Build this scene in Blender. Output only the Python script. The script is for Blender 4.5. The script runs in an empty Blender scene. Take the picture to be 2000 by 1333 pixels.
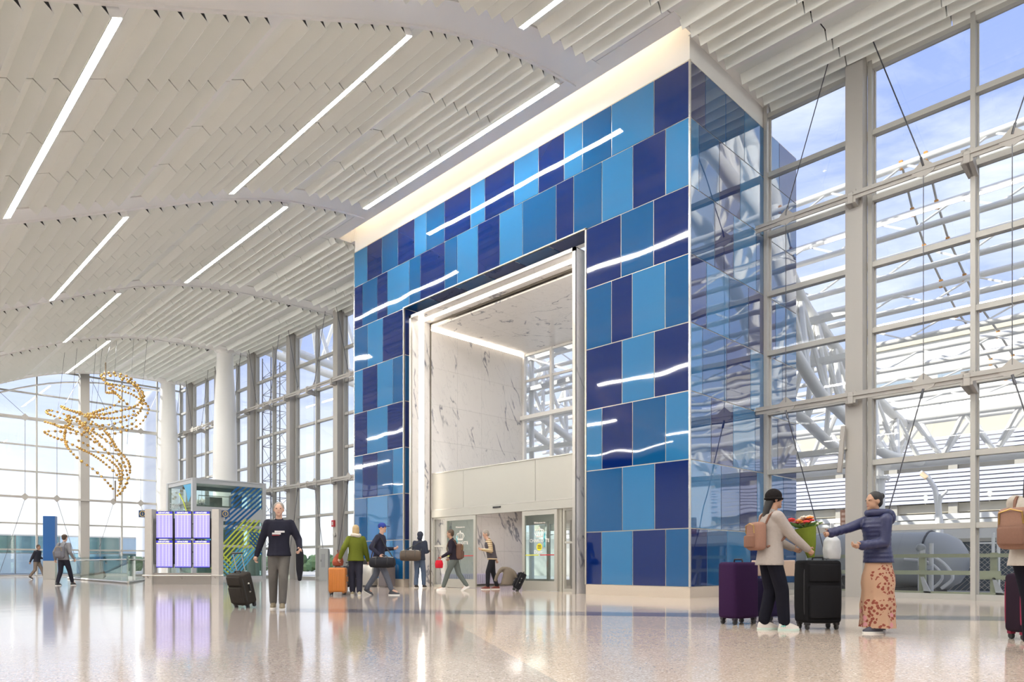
import bpy, bmesh, math, random
from mathutils import Vector, Matrix, noise
random.seed(7)
S = bpy.context.scene
COL = S.collection
PI = math.pi

# ---------------------------------------------------------------- camera
CAM_H = 0.78
FPX = 1382.0
YAW = math.radians(44.53)           # angle from the view axis to the hall's long axis (+Y)
ca, sa = math.cos(YAW), math.sin(YAW)
cam_d = bpy.data.cameras.new('camera')
cam_d.sensor_width = 36.0
cam_d.lens = FPX / 2000 * 36
cam_d.shift_y = (1101 - 666.5) / 2000
cam_d.clip_end = 500
cam = bpy.data.objects.new('camera', cam_d)
COL.objects.link(cam)
cam.location = (0, 0, CAM_H)
cam.rotation_euler = (PI / 2, 0, -YAW)
S.camera = cam

# ---------------------------------------------------------------- sky, sun, exposure
S.view_settings.view_transform = 'Standard'
S.view_settings.look = 'None'
S.view_settings.gamma = 1.0
S.view_settings.use_curve_mapping = False
S.view_settings.exposure = 0.5
SKY = 1.02
SUN = 6.0
STRIP = 68.0
S.cycles.max_bounces = 9
S.cycles.diffuse_bounces = 4
S.cycles.glossy_bounces = 4
S.cycles.transmission_bounces = 4
S.cycles.transparent_max_bounces = 16
S.cycles.caustics_reflective = False
S.cycles.caustics_refractive = False
S.cycles.sample_clamp_indirect = 6.0

w = bpy.data.worlds.new('sky')
S.world = w
w.use_nodes = True
nt = w.node_tree
nt.nodes.clear()
def wn(t, **k):
    n = nt.nodes.new(t)
    for a, b in k.items():
        setattr(n, a, b)
    return n
tc = wn('ShaderNodeTexCoord')
sp = wn('ShaderNodeSeparateXYZ')
nt.links.new(tc.outputs['Generated'], sp.inputs[0])
rp = wn('ShaderNodeValToRGB')
rp.color_ramp.elements[0].position = 0.0
rp.color_ramp.elements[0].color = (0.95, 0.97, 1.0, 1)
rp.color_ramp.elements[1].position = 0.62
rp.color_ramp.elements[1].color = (0.28, 0.38, 0.80, 1)
e = rp.color_ramp.elements.new(0.19)
e.color = (0.47, 0.56, 0.90, 1)
nt.links.new(sp.outputs['Z'], rp.inputs['Fac'])
mp = wn('ShaderNodeMapping')
mp.inputs['Scale'].default_value = (1.2, 1.8, 6.0)
mp.inputs['Rotation'].default_value = (0.1, 0.25, 0.5)
nt.links.new(tc.outputs['Generated'], mp.inputs[0])
ns = wn('ShaderNodeTexNoise')
ns.inputs['Scale'].default_value = 1.6
ns.inputs['Detail'].default_value = 7
ns.inputs['Roughness'].default_value = 0.62
ns.inputs['Distortion'].default_value = 0.6
nt.links.new(mp.outputs[0], ns.inputs['Vector'])
r2 = wn('ShaderNodeValToRGB')
r2.color_ramp.elements[0].position = 0.36
r2.color_ramp.elements[0].color = (0, 0, 0, 1)
r2.color_ramp.elements[1].position = 0.78
r2.color_ramp.elements[1].color = (1, 1, 1, 1)
nt.links.new(ns.outputs['Fac'], r2.inputs['Fac'])
mx = wn('ShaderNodeMix', data_type='RGBA')
mx.inputs[7].default_value = (0.95, 0.97, 1.0, 1)
nt.links.new(r2.outputs['Color'], mx.inputs[0])
nt.links.new(rp.outputs['Color'], mx.inputs[6])
bg = wn('ShaderNodeBackground')
bg.inputs['Strength'].default_value = SKY
nt.links.new(mx.outputs[2], bg.inputs['Color'])
wo = wn('ShaderNodeOutputWorld')
nt.links.new(bg.outputs[0], wo.inputs[0])

sun_d = bpy.data.lights.new('sun', 'SUN')
sun_d.energy = SUN
sun_d.angle = math.radians(0.6)
sun_d.color = (1.0, 0.95, 0.86)
sun = bpy.data.objects.new('sun', sun_d)
COL.objects.link(sun)
sdir = Vector((0.62, -1.0, -0.62))
sun.rotation_euler = sdir.to_track_quat('-Z', 'Y').to_euler()

# ---------------------------------------------------------------- measuring helpers (pixel of the 2000 x 1333 frame -> place)
def ground(px, py):
    d = CAM_H * FPX / (py - 1101.0)
    r = (px - 1000) / FPX * d
    return Vector((d * sa + r * ca, d * ca - r * sa, 0))
def y_on_x(px, x0):
    q = (px - 1000) / FPX
    d = x0 / (sa + q * ca)
    return d * (ca - q * sa)
def x_on_y(px, y0):
    q = (px - 1000) / FPX
    d = y0 / (ca - q * sa)
    return d * (sa + q * ca)
def depth(x, y):
    return x * sa + y * ca
def z_at(py, x, y):
    return CAM_H + (1101 - py) * depth(x, y) / FPX
def at_depth(px, py, d):
    r = (px - 1000) / FPX * d
    return Vector((d * sa + r * ca, d * ca - r * sa, CAM_H + (1101 - py) * d / FPX))

# ---------------------------------------------------------------- materials
MATS = {}
def mat(name, col, rough=0.5, metal=0.0, spec=0.5, emit=None, estr=0.0, bump=None, coat=0.0, ior=None, alpha=None):
    if name in MATS:
        return MATS[name]
    m = bpy.data.materials.new(name)
    m.use_nodes = True
    b = m.node_tree.nodes['Principled BSDF']
    b.inputs['Base Color'].default_value = (*col, 1)
    b.inputs['Roughness'].default_value = rough
    b.inputs['Metallic'].default_value = metal
    b.inputs['Specular IOR Level'].default_value = spec
    if ior: b.inputs['IOR'].default_value = ior
    if coat: b.inputs['Coat Weight'].default_value = coat; b.inputs['Coat Roughness'].default_value = 0.03
    if emit:
        b.inputs['Emission Color'].default_value = (*emit, 1)
        b.inputs['Emission Strength'].default_value = estr
    if bump:
        sc, st, dist = bump
        n = m.node_tree.nodes.new('ShaderNodeTexNoise')
        n.inputs['Scale'].default_value = sc
        n.inputs['Detail'].default_value = 4
        t = m.node_tree.nodes.new('ShaderNodeTexCoord')
        m.node_tree.links.new(t.outputs['Object'], n.inputs['Vector'])
        bp = m.node_tree.nodes.new('ShaderNodeBump')
        bp.inputs['Strength'].default_value = st
        bp.inputs['Distance'].default_value = dist
        m.node_tree.links.new(n.outputs['Fac'], bp.inputs['Height'])
        m.node_tree.links.new(bp.outputs[0], b.inputs['Normal'])
        # slight tone variation of the material itself
        mr = m.node_tree.nodes.new('ShaderNodeMix'); mr.data_type = 'RGBA'
        mr.inputs[6].default_value = (*[c * 0.9 for c in col], 1)
        mr.inputs[7].default_value = (*[min(1, c * 1.08) for c in col], 1)
        m.node_tree.links.new(n.outputs['Fac'], mr.inputs[0])
        m.node_tree.links.new(mr.outputs[2], b.inputs['Base Color'])
    MATS[name] = m
    return m

def glass(name, tint=(1, 1, 1), refl=1.0, rough=0.0):
    if name in MATS: return MATS[name]
    m = bpy.data.materials.new(name); m.use_nodes = True
    n = m.node_tree; n.nodes.clear()
    tr = n.nodes.new('ShaderNodeBsdfTransparent'); tr.inputs[0].default_value = (*tint, 1)
    gl = n.nodes.new('ShaderNodeBsdfGlossy'); gl.inputs['Roughness'].default_value = rough
    mi = n.nodes.new('ShaderNodeMixShader'); o = n.nodes.new('ShaderNodeOutputMaterial')
    ge = n.nodes.new('ShaderNodeNewGeometry')
    dt = n.nodes.new('ShaderNodeVectorMath'); dt.operation = 'DOT_PRODUCT'
    n.links.new(ge.outputs['Normal'], dt.inputs[0]); n.links.new(ge.outputs['Incoming'], dt.inputs[1])
    def mth(op, a_, b_=None):
        q = n.nodes.new('ShaderNodeMath'); q.operation = op
        for i_, v_ in enumerate((a_, b_)):
            if v_ is None: continue
            if isinstance(v_, (int, float)): q.inputs[i_].default_value = v_
            else: n.links.new(v_, q.inputs[i_])
        return q.outputs[0]
    cs = mth('ABSOLUTE', dt.outputs['Value'])
    pw = mth('POWER', mth('SUBTRACT', 1.0, cs), 5.0)
    fac = mth('MULTIPLY', mth('ADD', mth('MULTIPLY', pw, 0.96), 0.04), refl)      # Schlick reflectance of one face
    n.links.new(fac, mi.inputs[0])
    n.links.new(tr.outputs[0], mi.inputs[1]); n.links.new(gl.outputs[0], mi.inputs[2])
    n.links.new(mi.outputs[0], o.inputs[0])
    MATS[name] = m
    return m

def panel_mat(name, col, ior=1.9):
    m = mat(name, col, rough=0.03, ior=ior)
    n = m.node_tree; b = n.nodes['Principled BSDF']
    t = n.nodes.new('ShaderNodeTexCoord')
    mpg = n.nodes.new('ShaderNodeMapping'); mpg.inputs['Scale'].default_value = (0.55, 0.55, 0.8)
    n.links.new(t.outputs['Object'], mpg.inputs[0])
    no = n.nodes.new('ShaderNodeTexNoise'); no.inputs['Scale'].default_value = 1.0; no.inputs['Detail'].default_value = 1
    n.links.new(mpg.outputs[0], no.inputs['Vector'])
    bp = n.nodes.new('ShaderNodeBump'); bp.inputs['Strength'].default_value = 0.22; bp.inputs['Distance'].default_value = 0.045
    n.links.new(no.outputs['Fac'], bp.inputs['Height']); n.links.new(bp.outputs[0], b.inputs['Normal'])
    return m

def marble_mat():
    m = mat('marble', (0.72, 0.70, 0.68), rough=0.22)
    n = m.node_tree; b = n.nodes['Principled BSDF']
    t = n.nodes.new('ShaderNodeTexCoord')
    def dotp(v):
        q = n.nodes.new('ShaderNodeVectorMath'); q.operation = 'DOT_PRODUCT'; q.inputs[1].default_value = v
        n.links.new(t.outputs['Object'], q.inputs[0]); return q.outputs['Value']
    mpg = n.nodes.new('ShaderNodeCombineXYZ')       # veins run along one slanting direction through the stone
    n.links.new(dotp((0.12, 0.10, -0.30)), mpg.inputs[0]); n.links.new(dotp((1.15, 0.15, 0.42)), mpg.inputs[1]); n.links.new(dotp((-0.1, 0.85, 0.2)), mpg.inputs[2])
    def veins(scale, lo, hi, seed):
        no = n.nodes.new('ShaderNodeTexNoise'); no.inputs['Scale'].default_value = scale; no.inputs['Detail'].default_value = 5
        no.inputs['Distortion'].default_value = seed
        n.links.new(mpg.outputs[0], no.inputs['Vector'])
        s1 = n.nodes.new('ShaderNodeMath'); s1.operation = 'SUBTRACT'; s1.inputs[1].default_value = 0.5
        n.links.new(no.outputs['Fac'], s1.inputs[0])
        ab = n.nodes.new('ShaderNodeMath'); ab.operation = 'ABSOLUTE'; n.links.new(s1.outputs[0], ab.inputs[0])
        r = n.nodes.new('ShaderNodeMapRange'); r.inputs[1].default_value = lo; r.inputs[2].default_value = hi
        r.inputs[3].default_value = 1; r.inputs[4].default_value = 0
        n.links.new(ab.outputs[0], r.inputs[0]); return r
    v1 = veins(1.1, 0.003, 0.020, 0.25); v2 = veins(3.0, 0.0, 0.010, 0.4)
    mk = n.nodes.new('ShaderNodeTexNoise'); mk.inputs['Scale'].default_value = 2.0
    n.links.new(mpg.outputs[0], mk.inputs['Vector'])
    mr = n.nodes.new('ShaderNodeMapRange'); mr.inputs[1].default_value = 0.50; mr.inputs[2].default_value = 0.58
    n.links.new(mk.outputs['Fac'], mr.inputs[0])
    mu = n.nodes.new('ShaderNodeMath'); mu.operation = 'MULTIPLY'; n.links.new(v1.outputs[0], mu.inputs[0]); n.links.new(mr.outputs[0], mu.inputs[1])
    m2 = n.nodes.new('ShaderNodeMath'); m2.operation = 'MULTIPLY'; n.links.new(v2.outputs[0], m2.inputs[0]); m2.inputs[1].default_value = 0.25
    ad = n.nodes.new('ShaderNodeMath'); ad.operation = 'ADD'; ad.use_clamp = True
    n.links.new(mu.outputs[0], ad.inputs[0]); n.links.new(m2.outputs[0], ad.inputs[1])
    cm = n.nodes.new('ShaderNodeMix'); cm.data_type = 'RGBA'
    cm.inputs[6].default_value = (0.76, 0.735, 0.71, 1); cm.inputs[7].default_value = (0.27, 0.27, 0.30, 1)
    n.links.new(ad.outputs[0], cm.inputs[0]); n.links.new(cm.outputs[2], b.inputs['Base Color'])
    return m

WHITE = mat('painted_white_metal', (0.86, 0.85, 0.82), 0.45)
SLATM = mat('slat_paint', (0.82, 0.84, 0.79), 0.5)
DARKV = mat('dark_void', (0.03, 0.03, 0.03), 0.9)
STEELP = mat('grey_painted_steel', (0.40, 0.38, 0.35), 0.45)
MULL = mat('mullion_aluminium', (0.44, 0.43, 0.40), 0.4, 0.15)
TRIMM = mat('champagne_trim', (0.62, 0.57, 0.48), 0.3, 0.6)
SS = mat('brushed_steel', (0.55, 0.53, 0.48), 0.32, 0.75)
FASC = mat('champagne_fascia', (0.44, 0.43, 0.385), 0.40, 0.3)
CONC = mat('concrete', (0.45, 0.42, 0.36), 0.85, bump=(6, 0.2, 0.02))
TERRB = mat('terrazzo_base', (0.52, 0.45, 0.37), 0.35, bump=(60, 0.05, 0.002))
GLASS = glass('clear_glass', (0.97, 0.985, 0.98), 0.9)
GLASSB = glass('railing_glass', (0.86, 0.95, 0.92), 1.2)
MARBLE = marble_mat()
LAMP = mat('lamp_diffuser', (1, 1, 1), 0.5, emit=(1.0, 0.975, 0.93), estr=STRIP)
COVE = mat('cove_lamp', (1, 1, 1), 0.5, emit=(1.0, 0.80, 0.58), estr=8.5)
PORT = mat('portal_lamp', (1, 1, 1), 0.5, emit=(1.0, 0.90, 0.76), estr=3.4)
COVE2 = mat('tunnel_lamp', (1, 1, 1), 0.5, emit=(1.0, 0.88, 0.72), estr=12)
VESL = mat('vestibule_lamp', (1, 1, 1), 0.5, emit=(1.0, 0.90, 0.84), estr=5)
BLACK = mat('black_plastic', (0.02, 0.02, 0.022), 0.45)
RUB = mat('rubber', (0.03, 0.03, 0.03), 0.7)
WTUBE = mat('white_tube_paint', (0.82, 0.81, 0.78), 0.35)

def floor_mat():
    m = mat('terrazzo_floor', (0.55, 0.5, 0.45), rough=0.09, ior=1.5)
    n = m.node_tree; b = n.nodes['Principled BSDF']
    g = n.nodes.new('ShaderNodeNewGeometry')
    vo = n.nodes.new('ShaderNodeTexVoronoi'); vo.inputs['Scale'].default_value = 80
    n.links.new(g.outputs['Position'], vo.inputs['Vector'])
    cr = n.nodes.new('ShaderNodeValToRGB'); cr.color_ramp.interpolation = 'CONSTANT'
    els = cr.color_ramp.elements
    els[0].position = 0; els[0].color = (0.46, 0.375, 0.305, 1)
    els[1].position = 0.3; els[1].color = (0.51, 0.42, 0.35, 1)
    for p, c in ((0.55, (0.57, 0.48, 0.41, 1)), (0.78, (0.44, 0.355, 0.285, 1)), (0.9, (0.33, 0.25, 0.20, 1)), (0.94, (0.68, 0.61, 0.54, 1))):
        q = els.new(p); q.color = c
    sx = n.nodes.new('ShaderNodeSeparateColor'); n.links.new(vo.outputs['Color'], sx.inputs[0])
    n.links.new(sx.outputs[0], cr.inputs[0])
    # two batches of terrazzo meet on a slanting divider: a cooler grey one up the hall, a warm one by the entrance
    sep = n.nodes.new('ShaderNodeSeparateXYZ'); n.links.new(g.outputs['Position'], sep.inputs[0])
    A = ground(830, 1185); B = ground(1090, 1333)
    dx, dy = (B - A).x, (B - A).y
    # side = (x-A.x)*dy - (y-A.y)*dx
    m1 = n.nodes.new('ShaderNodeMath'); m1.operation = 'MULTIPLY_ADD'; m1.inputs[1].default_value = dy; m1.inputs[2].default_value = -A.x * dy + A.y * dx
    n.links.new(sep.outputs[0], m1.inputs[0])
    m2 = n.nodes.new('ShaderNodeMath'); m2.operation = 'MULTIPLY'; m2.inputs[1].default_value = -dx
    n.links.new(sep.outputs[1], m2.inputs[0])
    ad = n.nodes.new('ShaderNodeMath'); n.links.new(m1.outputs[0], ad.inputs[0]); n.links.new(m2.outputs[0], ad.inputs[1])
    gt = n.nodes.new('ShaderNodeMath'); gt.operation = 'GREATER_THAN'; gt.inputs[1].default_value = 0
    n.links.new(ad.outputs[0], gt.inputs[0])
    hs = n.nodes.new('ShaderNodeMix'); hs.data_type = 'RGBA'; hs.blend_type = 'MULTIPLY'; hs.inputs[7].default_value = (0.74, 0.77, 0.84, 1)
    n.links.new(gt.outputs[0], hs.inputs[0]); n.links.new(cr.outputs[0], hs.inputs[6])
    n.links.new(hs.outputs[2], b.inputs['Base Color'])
    no = n.nodes.new('ShaderNodeTexNoise'); no.inputs['Scale'].default_value = 0.9; no.inputs['Detail'].default_value = 3
    n.links.new(g.outputs['Position'], no.inputs['Vector'])
    bp = n.nodes.new('ShaderNodeBump'); bp.inputs['Strength'].default_value = 0.25; bp.inputs['Distance'].default_value = 0.008
    n.links.new(no.outputs['Fac'], bp.inputs['Height']); n.links.new(bp.outputs[0], b.inputs['Normal'])
    return m

# ---------------------------------------------------------------- mesh building
def frame_of(o):
    return Matrix.Translation(o.location) @ Matrix.Rotation(o.rotation_euler.z, 4, 'Z') if o else Matrix()
class MB:
    def __init__(s): s.v = []; s.f = []
    def add(s, vs, fs, M=None):
        k = len(s.v)
        s.v += [tuple(M @ Vector(p)) for p in vs] if M else [tuple(p) for p in vs]
        s.f += [tuple(i + k for i in q) for q in fs]
        return s
    def box(s, x0, y0, z0, x1, y1, z1, M=None):
        if x0 > x1: x0, x1 = x1, x0
        if y0 > y1: y0, y1 = y1, y0
        if z0 > z1: z0, z1 = z1, z0
        return s.add([(x0,y0,z0),(x1,y0,z0),(x1,y1,z0),(x0,y1,z0),(x0,y0,z1),(x1,y0,z1),(x1,y1,z1),(x0,y1,z1)],
                     [(0,3,2,1),(4,5,6,7),(0,1,5,4),(1,2,6,5),(2,3,7,6),(3,0,4,7)], M)
    def prism(s, pts, a0, a1, axis='y', M=None):
        """closed outline pts (u,w) extruded along an axis: y -> (u,a,w); x -> (a,u,w); z -> (u,w,a)"""
        n = len(pts)
        def P(u, w, a):
            return (u, a, w) if axis == 'y' else ((a, u, w) if axis == 'x' else (u, w, a))
        vs = [P(u, w, a0) for u, w in pts] + [P(u, w, a1) for u, w in pts]
        fs = [tuple(range(n)), tuple(range(2 * n - 1, n - 1, -1))] + [(i, i + n, (i + 1) % n + n, (i + 1) % n) for i in range(n)]
        return s.add(vs, fs, M)
    def tube(s, pts, r, n=8, cap=True, M=None):
        pts = [Vector(p) for p in pts]
        rr = r if isinstance(r, (list, tuple)) else [r] * len(pts)
        vs, fs = [], []
        up = None
        for i, p in enumerate(pts):
            t = (pts[min(i + 1, len(pts) - 1)] - pts[max(i - 1, 0)])
            t = t.normalized() if t.length > 1e-9 else Vector((0, 0, 1))
            if up is None: up = Vector((0, 0, 1)) if abs(t.z) < 0.9 else Vector((1, 0, 0))
            a = t.cross(up)
            if a.length < 1e-4:
                up = Vector((1, 0, 0)) if abs(t.x) < 0.9 else Vector((0, 1, 0)); a = t.cross(up)
            a.normalize(); b = a.cross(t).normalized(); up = b
            for k in range(n):
                q = 2 * PI * k / n
                vs.append(p + (a * math.cos(q) + b * math.sin(q)) * rr[i])
        for i in range(len(pts) - 1):
            for k in range(n):
                fs.append((i*n+k, i*n+(k+1)%n, (i+1)*n+(k+1)%n, (i+1)*n+k))
        if cap:
            fs.append(tuple(range(n))[::-1]); fs.append(tuple((len(pts)-1)*n + k for k in range(n)))
        return s.add(vs, fs, M)
    def ball(s, c, r, n=10, m=6, M=None):
        rx, ry, rz = r if isinstance(r, (tuple, list)) else (r, r, r)
        c = Vector(c); vs = [c + Vector((0, 0, rz))]; fs = []
        for i in range(1, m):
            t = PI * i / m
            for k in range(n):
                q = 2 * PI * k / n
                vs.append(c + Vector((rx*math.sin(t)*math.cos(q), ry*math.sin(t)*math.sin(q), rz*math.cos(t))))
        vs.append(c - Vector((0, 0, rz)))
        for k in range(n): fs.append((0, 1 + k, 1 + (k+1) % n))
        for i in range(m - 2):
            for k in range(n):
                a = 1 + i*n; fs.append((a+k, a+n+k, a+n+(k+1)%n, a+(k+1)%n))
        L = len(vs) - 1; a = 1 + (m-2)*n
        for k in range(n): fs.append((L, a+(k+1)%n, a+k))
        return s.add(vs, fs, M)
    def lathe(s, prof, n=20, c=(0, 0, 0), M=None):
        vs, fs = [], []
        for r, z in prof:
            for k in range(n):
                q = 2*PI*k/n; vs.append((c[0] + r*math.cos(q), c[1] + r*math.sin(q), c[2] + z))
        for i in range(len(prof)-1):
            for k in range(n):
                fs.append((i*n+k, i*n+(k+1)%n, (i+1)*n+(k+1)%n, (i+1)*n+k))
        fs.append(tuple(range(n))[::-1]); fs.append(tuple((len(prof)-1)*n+k for k in range(n)))
        return s.add(vs, fs, M)
    def loft(s, rings, n=14, M=None):
        """rings: (cx,cy,cz,rx,ry) horizontal ellipses, closed at both ends"""
        vs, fs = [], []
        for cx, cy, cz, rx, ry in rings:
            for k in range(n):
                q = 2*PI*k/n; vs.append((cx+rx*math.cos(q), cy+ry*math.sin(q), cz))
        for i in range(len(rings)-1):
            for k in range(n):
                fs.append((i*n+k, i*n+(k+1)%n, (i+1)*n+(k+1)%n, (i+1)*n+k))
        fs.append(tuple(range(n))[::-1]); fs.append(tuple((len(rings)-1)*n+k for k in range(n)))
        return s.add(vs, fs, M)
    def rbox(s, c, d, r=0.03, seg=3, M=None):
        bm = bmesh.new(); bmesh.ops.create_cube(bm, size=1)
        for v in bm.verts: v.co = Vector((v.co.x*d[0]+c[0], v.co.y*d[1]+c[1], v.co.z*d[2]+c[2]))
        bmesh.ops.bevel(bm, geom=bm.edges[:], offset=r, segments=seg, affect='EDGES', profile=0.5)
        bm.verts.ensure_lookup_table()
        s.add([v.co.copy() for v in bm.verts], [tuple(v.index for v in f.verts) for f in bm.faces], M)
        bm.free(); return s
    def text(s, body, size, M, ext=0.002, align='CENTER'):
        cu = bpy.data.curves.new('t', 'FONT'); cu.body = body; cu.size = size; cu.extrude = ext; cu.align_x = align; cu.align_y = 'CENTER'
        cu.resolution_u = 2
        o = bpy.data.objects.new('t', cu); COL.objects.link(o)
        dg = bpy.context.evaluated_depsgraph_get(); me = o.evaluated_get(dg).to_mesh()
        s.add([v.co.copy() for v in me.vertices], [tuple(p.vertices) for p in me.polygons], M)
        o.evaluated_get(dg).to_mesh_clear(); bpy.data.objects.remove(o); bpy.data.curves.remove(cu)
        return s
    def mesh(s, name, m, smooth=False, M=None):
        me = bpy.data.meshes.new(name)
        vs = [tuple(M @ Vector(p)) for p in s.v] if M else s.v
        me.from_pydata(vs, [], s.f)
        me.update()
        bm = bmesh.new(); bm.from_mesh(me); bmesh.ops.recalc_face_normals(bm, faces=bm.faces[:]); bm.to_mesh(me); bm.free()
        if m: me.materials.append(m)
        if smooth:
            for p in me.polygons: p.use_smooth = True
            me.set_sharp_from_angle(angle=math.radians(40))
        return me
    def build(s, name, m, parent=None, smooth=False, local=False, grand=None):
        """verts are world coordinates unless local=True; parent chain frames are undone"""
        M = None
        if parent and not local:
            M = world_of(parent).inverted()
        me = s.mesh(name, m, smooth, M)
        o = bpy.data.objects.new(name, me); COL.objects.link(o); o.parent = parent
        return o
def world_of(o):
    M = Matrix.Translation(o.location) @ o.rotation_euler.to_matrix().to_4x4()
    return world_of(o.parent) @ M if o.parent else M

def thing(name, label=None, cat=None, loc=(0, 0, 0), rz=0, group=None, kind=None):
    o = bpy.data.objects.new(name, None); COL.objects.link(o)
    o.empty_display_size = 0.2
    o.location = loc; o.rotation_euler = (0, 0, rz)
    return tag(o, label, cat, group, kind)
def tag(o, label=None, cat=None, group=None, kind=None):
    if label: o['label'] = label
    if cat: o['category'] = cat
    if group: o['group'] = group
    if kind: o['kind'] = kind
    return o
def link_copy(o, parent, loc=None):
    c = o.copy(); COL.objects.link(c); c.parent = parent
    if loc is not None: c.location = loc
    return c
# ================================================================ THE HALL
XG = 17.5        # glass wall
XF = 13.82       # entrance block front face
Y0, Y1 = 8.42, 22.15   # entrance block sides
XB = 19.3        # entrance block back (outside the glass)
YE = 49.3        # end wall
YB = -16.5       # rear end
XW = -9.0        # opposite side wall
# floor
fl = MB(); fl.box(XW, YB, -0.12, XG + 0.1, YE + 0.1, 0)
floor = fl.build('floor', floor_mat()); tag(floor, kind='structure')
# dark inlay band across the floor
A = ground(560, 1192.5); B = ground(1347, 1202); C = ground(2150, 1211.5)
dirv = (C - A).normalized(); nrm = Vector((-dirv.y, dirv.x, 0))
hw = 0.42
bm_ = MB()
bm_.add([(A - nrm*hw)[:2] + (0.001,), (C - nrm*hw)[:2] + (0.001,), (C + nrm*hw)[:2] + (0.001,), (A + nrm*hw)[:2] + (0.001,),
         (A - nrm*hw)[:2] + (-0.01,), (C - nrm*hw)[:2] + (-0.01,), (C + nrm*hw)[:2] + (-0.01,), (A + nrm*hw)[:2] + (-0.01,)],
        [(0,1,2,3),(7,6,5,4),(0,4,5,1),(1,5,6,2),(2,6,7,3),(3,7,4,0)])
bm_.build('inlay_band', mat('dark_terrazzo', (0.20, 0.19, 0.22), 0.08, bump=(90, 0.02, 0.001)), floor)

# ---- ceiling profile
PROF = [(-9,7.6),(-6,7.25),(-3,7.2),(-1,7.4),(1.0,7.93),(2,8.33),(3.1,8.84),(4.5,9.5),(5.4,9.93),(6.7,10.55),(7.7,11.03),(8.6,11.42),(9.6,11.78),(10.5,12.03),(11.5,12.22),(12.6,12.36),(14,12.44),(15.4,12.47),(17.2,12.5),(18,12.5)]
def prof(x):
    for i in range(len(PROF)-1):
        if x <= PROF[i+1][0] or i == len(PROF)-2:
            (xa, za), (xb, zb) = PROF[i], PROF[i+1]
            # catmull-rom style smoothing
            t = (x-xa)/(xb-xa)
            def sl(j):
                j0, j1 = max(0, j-1), min(len(PROF)-1, j+1)
                return (PROF[j1][1]-PROF[j0][1])/(PROF[j1][0]-PROF[j0][0])
            m0, m1, h = sl(i), sl(i+1), xb-xa
            return (2*t**3-3*t*t+1)*za+(t**3-2*t*t+t)*h*m0+(-2*t**3+3*t*t)*zb+(t**3-t*t)*h*m1
SP = 0.38        # slat pitch
# walk the profile by arc length
stations = []
x = -8.6
while x < 17.1:
    z0 = prof(x); a = math.atan2(prof(x+0.1)-prof(x-0.1), 0.2)
    stations.append((x, z0, a))
    x += SP*math.cos(a)
edge_x = stations[-1][0] + SP*math.cos(stations[-1][2])
BEAMS = [1.95 + 9.25*k for k in range(-2, 6)]     # far face of each beam
BW = 0.92
LIGHTS_EVEN = [-6.6, -1.8, 3.1, 8.1, 12.45]
LIGHTS_ODD = [-4.2, 0.7, 5.75, 10.3]
def near(xs, x, tol): return any(abs(x-q) < tol for q in xs)
def nearest_station(q): return min(range(len(stations)), key=lambda i: abs(stations[i][0]+0.5*SP-q))
def slat_mesh(L, name='slat'):
    m = MB(); t = 0.012
    fl_, D = 0.262, 0.20
    # folded sheet: flat, sloping flank, upright back
    m.prism([(0.0,0),(fl_,0),(SP-0.014,-D),(SP-0.004,-D),(SP-0.004,0.03),(SP-0.016,0.03),(SP-0.016,-D+0.03),(fl_+0.004,t),(0.0,t)], -L/2, L/2, 'y')
    return m.mesh(name, SLATM)
def flat_mesh(L, name='panel'):
    m = MB(); m.prism([(0,0),(0.02,-0.03),(SP-0.03,-0.03),(SP-0.01,0),(SP-0.01,0.012),(0,0.012)], -L/2, L/2, 'y')
    return m.mesh(name, WHITE)
def in_block(x, y): return x + SP > 13.15 and (8.25 < y < 22.35)
light_roots = []
mcache = {}
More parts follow.
